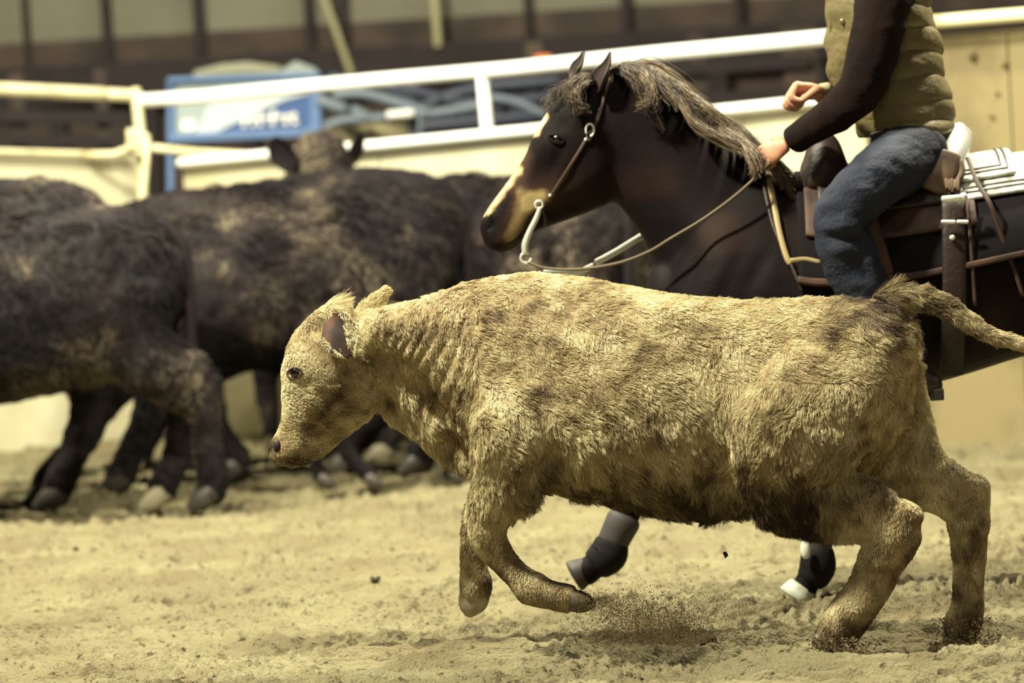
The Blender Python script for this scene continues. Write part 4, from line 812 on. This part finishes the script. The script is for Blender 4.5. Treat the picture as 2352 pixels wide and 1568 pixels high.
# breast collar and saddle
bc = empty('breast_collar', PX(1790, 450, HY)); tag(bc, 'narrow tan breast collar strap down the horse shoulder in front of the saddle', 'strap')
strap('shoulder_strap', [(1760, 392), (1768, 430), (1778, 480), (1790, 540), (1806, 592), (1815, 608)], .010, LEAT, bc, off=.012)
strap('shoulder_strap', [(1750, 400), (1758, 450), (1775, 520), (1800, 580)], .006, LEATH, bc, off=.01)
strap('tie_strap', [(1816, 606), (1850, 603), (1884, 610)], .008, LEAT, bc, off=.03)
strap('tie_strap', [(1816, 608), (1830, 640), (1842, 668)], .006, LEATH, bc, off=.012)
def shell(name, x0, x1, a0, a1, off, th, m, parent, nx=24, na=36, edge=.0, offf=None):
    """a thick sheet following the barrel between picture columns x0..x1 and ring angles a0..a1 (0 = spine, negative = near side)"""
    cx_ = np.array([float(proj(r.mean(0)[None])[0][0]) for r in TRR]); V = []
    mring = TRR.shape[1]; A = np.radians(np.linspace(a0, a1, na))
    for x in np.linspace(x0, x1, nx):
        k = np.interp(x, cx_, np.arange(len(cx_))); i = int(min(k, len(TRR) - 2)); ring = TRR[i] * (1 - (k - i)) + TRR[i + 1] * (k - i); c = ring.mean(0); row = []
        for a in A:
            j = (a / (2 * math.pi) * mring) % mring; j0 = int(j) % mring; p = ring[j0] * (1 - (j - int(j))) + ring[(j0 + 1) % mring] * (j - int(j)); d = p - c; L_ = np.linalg.norm(d); row.append(p + d / L_ * off)
        V.append(row)
    V = np.array(V); me = bpy.data.meshes.new(name); Fc = [(i * na + j, i * na + j + 1, (i + 1) * na + j + 1, (i + 1) * na + j) for i in range(nx - 1) for j in range(na - 1)]
    me.from_pydata(V.reshape(-1, 3).tolist(), [], Fc); bm = bmesh.new(); bm.from_mesh(me); bmesh.ops.recalc_face_normals(bm, faces=bm.faces); bm.to_mesh(me); bm.free()
    o = bpy.data.objects.new(name, me); COL.objects.link(o); md = o.modifiers.new('s', 'SOLIDIFY'); md.thickness = th; md.offset = 0; b = o.modifiers.new('b', 'BEVEL'); b.width = th * .4; b.segments = 2; b.limit_method = 'ANGLE'; bake(o); o.data.shade_smooth(); o.data.materials.append(m)
    if parent is not None: adopt(o, parent)
    return o
sg = -1 if TRR[5][TRR.shape[1] // 4][1] > HY else 1     # which ring direction is the near side
PADB = mat('black_pad', srgb(15, 11, 15), .9, spec=.2); PADW = mat('silver_white_pad', srgb(226, 226, 220), .55, noise=(srgb(150, 150, 142), 30, 3))
GREYL = mat('grey_edge_line', srgb(60, 56, 56), .6)
pad = empty('saddle_pad', PX(2100, 400, HY)); tag(pad, 'black saddle pad with brown edge binding under the western saddle', 'saddle pad')
shell('pad', 1822, 2480, -82, 82, .022, .02, PADB, pad, nx=40)
for s_ in (-1, 1): shell('edge_binding', 1818, 2480, s_ * 84, s_ * 80.5, .026, .026, LEAB, pad, nx=40, na=4)
fl = empty('show_blanket', PX(2330, 400, HY)); tag(fl, 'white rump blanket with nested grey outline stripes behind the saddle', 'blanket')
shell('blanket', 2180, 2560, -47, 47, .045, .014, PADW, fl, nx=30)
shell('blanket_corner', 2190, 2322, -36, 36, .062, .012, PADW, fl, nx=20)
for (x0, x1, a) in [(2200, 2306, 32.5), (2200, 2292, 29.5)]:
    for s_ in (-1, 1): shell('stripe', x0, x1, s_ * a, s_ * (a - .9), .070, .004, GREYL, fl, na=3)
    shell('stripe', x1 - 4, x1, -a, a, .070, .004, GREYL, fl, nx=3)
for a in (43.5, 40.5):
    for s_ in (-1, 1): shell('stripe', 2200, 2380 - (44 - a) * 4, s_ * a, s_ * (a - .9), .054, .004, GREYL, fl, na=3)
    shell('stripe', 2376 - (44 - a) * 4, 2380 - (44 - a) * 4, -a, a, .054, .004, GREYL, fl, nx=3)
sd = empty('western_saddle', PX(2030, 380, HY)); tag(sd, 'brown leather western saddle with silver-bound cantle under the rider', 'saddle')
shell('skirt', 1838, 2225, -62, 62, .040, .016, LEAB, sd, nx=30)
shell('seat_jockey', 1870, 2180, -48, 48, .058, .016, LEATH, sd, nx=30)
mb = MB(); mb.rings(tb([(1846, 365, 1840, 470, .13, .1), (1862, 322, 1855, 470, .16, .1), (1890, 300, 1885, 470, .175, .1), (1922, 318, 1925, 470, .16, .1), (1945, 372, 1950, 470, .13, .1)], LH, Yf=lambda x: HY)); mb.build('fork', LEATH, sd)
mb = MB(); mb.tube([PX(1892, 340, HY), PX(1886, 315, HY), PX(1882, 305, HY)], [.03, .022, .022], m=14); mb.tube([PX(1880, 304, HY), PX(1882, 296, HY)], [.036, .032], m=16); mb.build('horn', LEATH, sd)
mb = MB(); mb.rings(tb([(1940, 385, 1940, 460, .13, 0), (2020, 400, 2020, 460, .15, 0), (2100, 385, 2100, 460, .17, 0), (2150, 350, 2160, 450, .18, 0)], LH, Yf=lambda x: HY)); mb.build('seat', LEATH, sd)
# cantle: curved upright dish, silver wrapped edge
arc = [(math.sin(a), math.cos(a)) for a in np.linspace(-1.25, 1.25, 17)]
mb = MB(); mb.tube([PX(2205 - 4 - 34 * (1 - cz), 314 + (1 - cz) * 120, HY + .19 * sx) for sx, cz in arc], .046, lat=.8, m=16); cw = mb.build('cantle_binding', SILVER, sd)
mb = MB(); Q = []
for sx, cz in arc: Q.append((PX(2190 - 34 * (1 - cz), 325 + (1 - cz) * 120, HY + .18 * sx), PX(2150, 440, HY + .19 * sx)))
for i in range(len(Q) - 1): mb.prism([Q[i][0], Q[i + 1][0], Q[i + 1][1], Q[i][1]], (.03, 0, 0.0))
mb.build('cantle', LEAB, sd)
for y in (318, 326, 334): pass
sdt = bvh(bpy.data.objects['skirt']) 
# near-side rawhide tie, tug straps, fender and stirrup
mb = MB(); mb.tube([PX(2172, 352, HY - .2), PX(2160, 400, HY - .23), PX(2148, 436, HY - .25)], [.05, .055, .045], lat=.3, L=LH, m=14, sub=3); mb.tube([PX(2205, 372, HY - .2), PX(2208, 400, HY - .22), PX(2188, 432, HY - .25)], [.012, .012, .01], L=LH, m=10, sub=3); mb.build('tie_thong', RAW, sd)
mb = MB()
for k in range(5): mb.tube([PX(2172 + 7 * k, 412 + 3 * (k % 2), HY - .255), PX(2176 + 6 * k, 432 + 4 * (k % 3), HY - .27)], .006, m=8)
mb.build('tassel', RAW, sd)
YS = HY - .335
def flatstrap(name, pts, w_, Y, m, parent, th=.006):
    P = spline(np.array([list(PX(x, y, Y + (d[0] if d else 0))) for x, y, *d in pts]), 4); mb = MB(); mb.rings(sweep(P, np.full(len(P), w_), np.full(len(P), th), LH, 12), cap=.1); return mb.build(name, m, parent)
flatstrap('fender', [(1945, 440, .03), (1985, 520), (2010, 600), (2045, 700), (2090, 800)], .048, YS + .01, LEAB, sd, .007)
ci = empty('rear_cinch', PX(2195, 500, HY)); tag(ci, 'broad dark rear cinch strap hanging straight down with silver buckle and keepers', 'strap')
flatstrap('billet', [(2190, 455, .035), (2192, 560), (2192, 700, .0), (2185, 860, .06)], .038, YS - .01, LEATH, ci, .008)
flatstrap('strap_tail', [(2222, 458, .03), (2230, 560), (2236, 640), (2240, 702)], .006, YS - .01, LEAB, ci, .004)
for x0, y0, x1, y1, r, n_ in [(2166, 457, 2206, 454, .010, 'buckle'), (2164, 509, 2192, 510, .006, 'keeper'), (2200, 509, 2222, 510, .006, 'keeper')]:
    mb = MB(); mb.tube([PX(x0, y0, YS - .03), PX(x1, y1, YS - .03)], r, m=8); mb.build(n_, SILVER, ci)
for x0, y0, r in [(2213, 452, .014), (2187, 546, .009)]:
    mb = MB(); mb.ball(PX(x0, y0, YS - .026), r); mb.build('stud', SILVER, ci)
sl = empty('saddle_string', PX(2260, 500, HY)); tag(sl, 'thin saddle string trailing from the cantle down across the white blanket', 'cord')
flatstrap('string', [(2222, 362, .14), (2245, 420, .06), (2275, 470), (2300, 540), (2330, 620), (2350, 680)], .007, YS - .0, LEAB, sl, .004)

# ================================================================ THE RIDER
SKIN = mat('skin', srgb(196, 148, 120), .5, spec=.4, noise=(srgb(176, 120, 98), 25, 3), bump=(200, .15))
VEST = mat('olive_vest', srgb(112, 101, 68), .6, spec=.3, noise=(srgb(92, 82, 56), 6, 4), bump=(45, .5)); SHIRT = mat('dark_shirt', srgb(30, 20, 18), .95, spec=.12, noise=(srgb(22, 15, 15), 8, 3), bump=(30, .4))
DENIM = mat('dark_denim', srgb(18, 24, 45), .85, noise=(srgb(32, 39, 61), 7, 5, .42, .78), bump=(80, .5)); BOOT = mat('dark_boot', srgb(36, 27, 28), .45, spec=.5); HAIRR = mat('rider_hair', srgb(56, 42, 34), .6)
NY = HY
rider = empty('person', PX(2060, 420, HY)); tag(rider, 'rider in olive quilted vest, dark sleeves and blue jeans, one hand low holding the reins', 'person')
def hand(mb, wrist, ax, pn, side, s=1.0, curl=1.0, thumb_over=True):
    """closed hand. ax = towards the knuckles, pn = back-of-hand normal, side = towards the thumb"""
    ax = nrm(ax); pn = nrm(np.array(pn) - np.dot(pn, ax) * ax); sd_ = nrm(np.cross(ax, pn)); sd_ = sd_ if np.dot(sd_, side) > 0 else -sd_
    W = np.asarray(wrist, float); P = lambda a, b, c: W + (ax * a + sd_ * b + pn * c) * s
    R = [P(a, 0, c) for a, c in ((0, 0), (.02, .002), (.045, .004), (.07, .004), (.088, .0))]
    mb.rings(sweep(np.array(R), np.array([.026, .032, .040, .042, .036]) * s, np.array([.020, .019, .018, .017, .013]) * s, pn, 20), cap=.3)
    for k, (b, l) in enumerate([(.030, .95), (.010, 1.05), (-.010, 1.0), (-.029, .82)]):
        r = [.0098, .0095, .0092, .0082][k] * s; q = .042 * l; k1 = P(.086, b, .004)
        a1, a2, a3 = [math.radians(v * curl) for v in (62, 152, 225)]
        p = [k1 - ax * .012 * s, k1]; cur = k1
        for a, ll in ((a1, q), (a2, q * .68), (a3, q * .55)):
            cur = cur + (ax * math.cos(a) - pn * math.sin(a)) * ll * s; p.append(cur)
        mb.tube(p, [r * 1.15, r * 1.12, r * 1.02, r * .95, r * .8], m=12, sub=4, cap=.8)
    p = [P(.012, .024, -.006), P(.035, .043, -.016), P(.062, .040, -.034), P(.080, .020, -.044)]
    mb.tube(p, np.array([.014, .0125, .0105, .0085]) * s, m=12, sub=4, cap=.8)
# underlying body, one surface: torso, neck, head, arms, legs
def body_px(mb, secs, L=LH, **k): limb(mb, secs, L, **k)
mb = MB()
mb.rings(tb([(1935, -60, 2110, -60, .15, 0, NY), (1925, 40, 2120, 40, .15, 0, NY), (1945, 150, 2135, 150, .14, 0, NY), (1990, 250, 2150, 270, .15, 0, NY), (2020, 330, 2170, 350, .17, 0, NY)], LH))
mb.rings(tb([(1960, -95, 2090, -80, .19, 0, NY), (1930, -40, 2115, -30, .19, 0, NY)], LH))
body_px(mb, [(2020, -70, 40, NY, 1), (2008, -120, 38, NY, 1), (1996, -160, 42, NY, 1)])
mb.rings(tb([(1935, -130, 1990, -130, .035, 0, NY), (1918, -160, 2030, -160, .055, 0, NY), (1905, -205, 2052, -205, .068, 0, NY), (1903, -250, 2062, -250, .075, 0, NY), (1912, -295, 2050, -295, .068, 0, NY), (1950, -325, 2015, -325, .04, 0, NY)], LH))
mb.tube([PX(1908, -225, NY), PX(1893, -205, NY), PX(1900, -196, NY)], [.010, .014, .011], m=10, sub=3)
ARM_N = [(2035, -62, 50, NY - .20, 1), (2018, 60, 44, NY - .24, 1), (1992, 190, 38, NY - .25, 1), (1905, 262, 30, NY - .22, 1), (1812, 326, 21, NY - .17, .8)]
ARM_F = [(2020, -62, 50, NY + .20, 1), (2010, 50, 44, NY + .24, 1), (2000, 175, 38, NY + .24, 1), (1940, 215, 29, NY + .19, 1), (1880, 218, 20, NY + .14, .85)]
body_px(mb, ARM_N); body_px(mb, ARM_F)
LEG_N = [(2115, 352, 62, NY - .15, .9), (2035, 392, 60, NY - .29, .8), (1965, 445, 52, NY - .36, .9), (1925, 500, 46, NY - .38, .9), (1948, 590, 46, NY - .37, .9), (1985, 670, 40, NY - .36, .9), (2045, 760, 32, NY - .37, .9), (2100, 850, 28, NY - .37, .9)]
LEG_F = [(x, y, r, 2 * NY - Y, l) for x, y, r, Y, l in LEG_N]
body_px(mb, LEG_N); body_px(mb, LEG_F)
tmp = mb.build('tmp', None, remesh=.010, sm_iter=2)
vv, _ = get_vn(tmp); mb = MB(); mb.add(vv, [tuple(p.vertices) for p in tmp.data.polygons]); bpy.data.objects.remove(tmp)
hm = MB()
hand(hm, PX(1806, 332, NY - .165), PX(1770, 352, NY - .15) - PX(1806, 332, NY - .165), (-.35, -1, .35), (-.4, 0, 1), .92)
hand(hm, PX(1888, 214, NY + .14), PX(1840, 212, NY + .12) - PX(1888, 214, NY + .14), (.1, .55, 1), (0, -1, .5), 1.15)
tmp = hm.build('tmp', None, remesh=.0022, sm_iter=2); vv, _ = get_vn(tmp); mb.add(vv, [tuple(p.vertices) for p in tmp.data.polygons]); bpy.data.objects.remove(tmp)
pb = mb.build('body', SKIN, rider)
# hair and eyes (above the frame), jeans, boots, shirt, vest
mb = MB(); mb.rings(tb([(1925, -272, 2066, -215, .080, 0, NY), (1912, -295, 2068, -262, .084, 0, NY), (1935, -330, 2040, -310, .065, 0, NY), (1970, -345, 2010, -338, .03, 0, NY)], LH)); mb.tube([PX(2050, -250, NY), PX(2058, -200, NY), PX(2048, -150, NY)], [.06, .055, .035], lat=1.1, L=LH); mb.ball(PX(2002, -258, NY), .112, m=20, sc=(1, .82, .88)); mb.build('hair', HAIRR, rider, remesh=.01, sm_iter=2)
for q in (-1, 1):
    mb = MB(); mb.ball(PX(1918, -232, NY + .030 * q), .012); mb.build('eye', EYE, rider)
grow = lambda secs, g, gl=1.0: [(x, y, r * g, Y, l * gl) for x, y, r, Y, l in secs]
mb = MB()
mb.rings(tb([(2010, 300, 2172, 300, .165, 0, NY), (2005, 330, 2180, 340, .18, 0, NY), (2040, 380, 2170, 385, .17, 0, NY)], LH))
JN = [(2110, 350, 72, NY - .14, 1), (2048, 385, 73, NY - .27, .8), (1985, 435, 66, NY - .35, .9), (1935, 488, 62, NY - .385, .9), (1938, 545, 64, NY - .385, .85), (1955, 600, 66, NY - .375, .8), (1985, 665, 60, NY - .37, .8), (2040, 750, 50, NY - .37, .8), (2088, 825, 46, NY - .37, .8)]
for secs in (JN, [(x, y, r, 2 * NY - Y, l) for x, y, r, Y, l in JN]): limb(mb, secs, LH)
jn = mb.build('jeans', DENIM, rider, remesh=.009, sm_iter=2)
Yj = NY - .45
lumps(jn, [(1990, 520, Yj + .04, .03, -.02, 3, -1, 2), (1940, 520, Yj, .02, .012, 3, -.4, 4), (1950, 545, Yj, .018, -.010, 3, .2, 4), (1925, 575, Yj, .02, .010, 3, -.8, 3), (2060, 350, Yj + .08, .03, .008, 2, 1, 3), (2020, 420, Yj + .04, .025, -.006, 3, -2, 4), (2130, 330, Yj + .1, .03, -.010, 1, 2, 3),
    (2000, 610, Yj + .03, .02, .012, 1, 3, 3), (1950, 640, Yj, .02, -.01, 3, 1, 3), (1980, 655, Yj, .018, .010, 3, .6, 3), (1905, 470, Yj + .02, .03, .008)], .004, 8)
V, N = get_vn(jn); set_v(jn, V + N * (.0035 * vnoise(V * np.array([28, 28, 45]), 3) + .005 * (1 - np.abs(vnoise(V * 14, 5))))[:, None])
mb = MB(); mb.tube([PX(2004, 318, NY - .17), PX(2040, 308, NY - .185), PX(2120, 302, NY - .185), PX(2176, 312, NY - .12)], .018, lat=.4, L=LH); mb.build('belt', LEATH, rider)
for Yq in (NY - .37, NY + .37):
    mb = MB(); limb(mb, [(2072, 795, 38, Yq, .9), (2100, 850, 36, Yq, .9), (2118, 885, 36, Yq, 1)], LH); limb(mb, [(2150, 880, 24, Yq, 1), (2110, 890, 26, Yq, 1.1), (2060, 880, 24, Yq, 1.2), (2020, 872, 16, Yq, 1.2)], LH)
    bt_ = mb.build('boot', BOOT, rider, remesh=.008, sm_iter=2); h = MB(); h.box(PX(2150, 905, Yq), (.022, .035, .018)); hh = h.build('boot_heel', BOOT, bt_, smooth=False, bevel=.004)
mb = MB(); gl = 1.0
SN = [(2042, -60, 66, NY - .20, .9), (2022, 40, 60, NY - .245, .95), (2008, 110, 57, NY - .26, .95), (1982, 195, 52, NY - .26, .95), (1935, 248, 44, NY - .245, .95), (1870, 292, 36, NY - .21, .95), (1820, 324, 30, NY - .175, .95)]
SF = [(2030, -60, 64, NY + .20, .9), (2012, 60, 56, NY + .245, 1), (2000, 165, 48, NY + .24, 1), (1950, 210, 36, NY + .20, 1), (1902, 218, 27, NY + .155, 1)]
limb(mb, SN, LH, m=28, cap=.1); limb(mb, SF, LH, m=28, cap=.1)
mb.rings(tb([(1942, -116, 2092, -98, .215, 0, NY), (1930, -35, 2114, -30, .205, 0, NY), (1930, 60, 2125, 60, .165, 0, NY)], LH)); mb.rings(tb([(1965, -130, 2055, -118, .07, 0, NY), (1955, -95, 2075, -90, .10, 0, NY)], LH))
sh = mb.build('shirt', SHIRT, rider, remesh=.008, sm_iter=1)
V, N = get_vn(sh); set_v(sh, V + N * (.006 * (1 - np.abs(vnoise(V * np.array([9, 9, 16]), 6))) + .002 * vnoise(V * 30, 5))[:, None])
mb = MB(); mb.tube([PX(1902, 202, NY + .13), PX(1886, 204, NY + .125)], [.018, .017], m=14); mb.build('cuff', mat('pale_cuff', srgb(170, 165, 130), .7), rider)
# vest: thick quilted shell, armhole open where the sleeve comes out
VS = [(1958, -92, 2098, -72, .165, 0), (1925, -40, 2120, -35, .185, 0), (1907, 10, 2122, 10, .185, 0), (1904, 70, 2140, 65, .18, 0), (1906, 125, 2150, 122, .18, 0), (1920, 180, 2162, 178, .18, 0), (1948, 235, 2172, 235, .185, 0), (1968, 275, 2178, 280, .19, 0), (1990, 312, 2182, 300, .195, 0)]
VR = tb([v + (NY,) for v in VS], LH, m=72, sub=10); nV, mV, _ = VR.shape; VV = VR.copy()
for i in range(nV):
    c = VR[i].mean(0); d = nrm(VR[i] - c); yy = i / 10.0 + .12 * np.sin(np.arange(mV) * 2 * math.pi / mV * 3 + i * .05)[:, None]; puff = np.abs(np.sin(math.pi * yy))[:, 0] ** .5; j = np.arange(mV); t = vnoise(np.stack([VR[i][:, 0] * 13, VR[i][:, 1] * 13, VR[i][:, 2] * 20], 1), 4)
    VV[i] = VR[i] + d * ((puff - .5) * (.004 + .012 * ss(VR[i][:, 0], VR[i][:, 0].min() + .06, VR[i][:, 0].max())) + .013 * t)[:, None]
me = bpy.data.meshes.new('vest'); Fc = []
arm = [PX(2052, -60, NY - .18), PX(2045, 45, NY - .2)]
for i in range(nV - 1):
    for j in range(mV):
        q = (VV[i, j] + VV[i + 1, (j + 1) % mV]) / 2; x, y = [float(v[0]) for v in proj(q[None])]
        side = abs(q[1] - NY) > .10
        if side and y < 66 and ((x - 2030) / 66) ** 2 + ((y + 30) / 92) ** 2 < 1: continue
        Fc.append((i * mV + j, i * mV + (j + 1) % mV, (i + 1) * mV + (j + 1) % mV, (i + 1) * mV + j))
me.from_pydata(VV.reshape(-1, 3).tolist(), [], Fc); vo = bpy.data.objects.new('vest', me); COL.objects.link(vo)
bm = bmesh.new(); bm.from_mesh(me); bmesh.ops.delete(bm, geom=[v for v in bm.verts if not v.link_faces], context='VERTS'); bmesh.ops.recalc_face_normals(bm, faces=bm.faces); bm.to_mesh(me); bm.free()
md = vo.modifiers.new('s', 'SOLIDIFY'); md.thickness = .014; md.offset = 1; md2 = vo.modifiers.new('q', 'SUBSURF'); md2.levels = 1; md2.render_levels = 1; bake(vo); vo.data.shade_smooth(); vo.data.materials.append(VEST); adopt(vo, rider)
mb = MB(); vb = bvh(vo)
mb.ball(hit(1938, 50, vb, .002, NY - .15), .012, sc=(1, .5, 1)); mb.build('snap_button', mat('snap', srgb(120, 112, 84), .3, metal=.5), vo)
mb = MB(); mb.tube([PX(1918, -30, NY - .06), PX(1908, 60, NY - .05), PX(1912, 130, NY - .05), PX(1956, 240, NY - .05)], .007); mb.build('zipper_edge', VEST, vo)
# hem of the far vest panel / shirt tail seen between the arms, pale
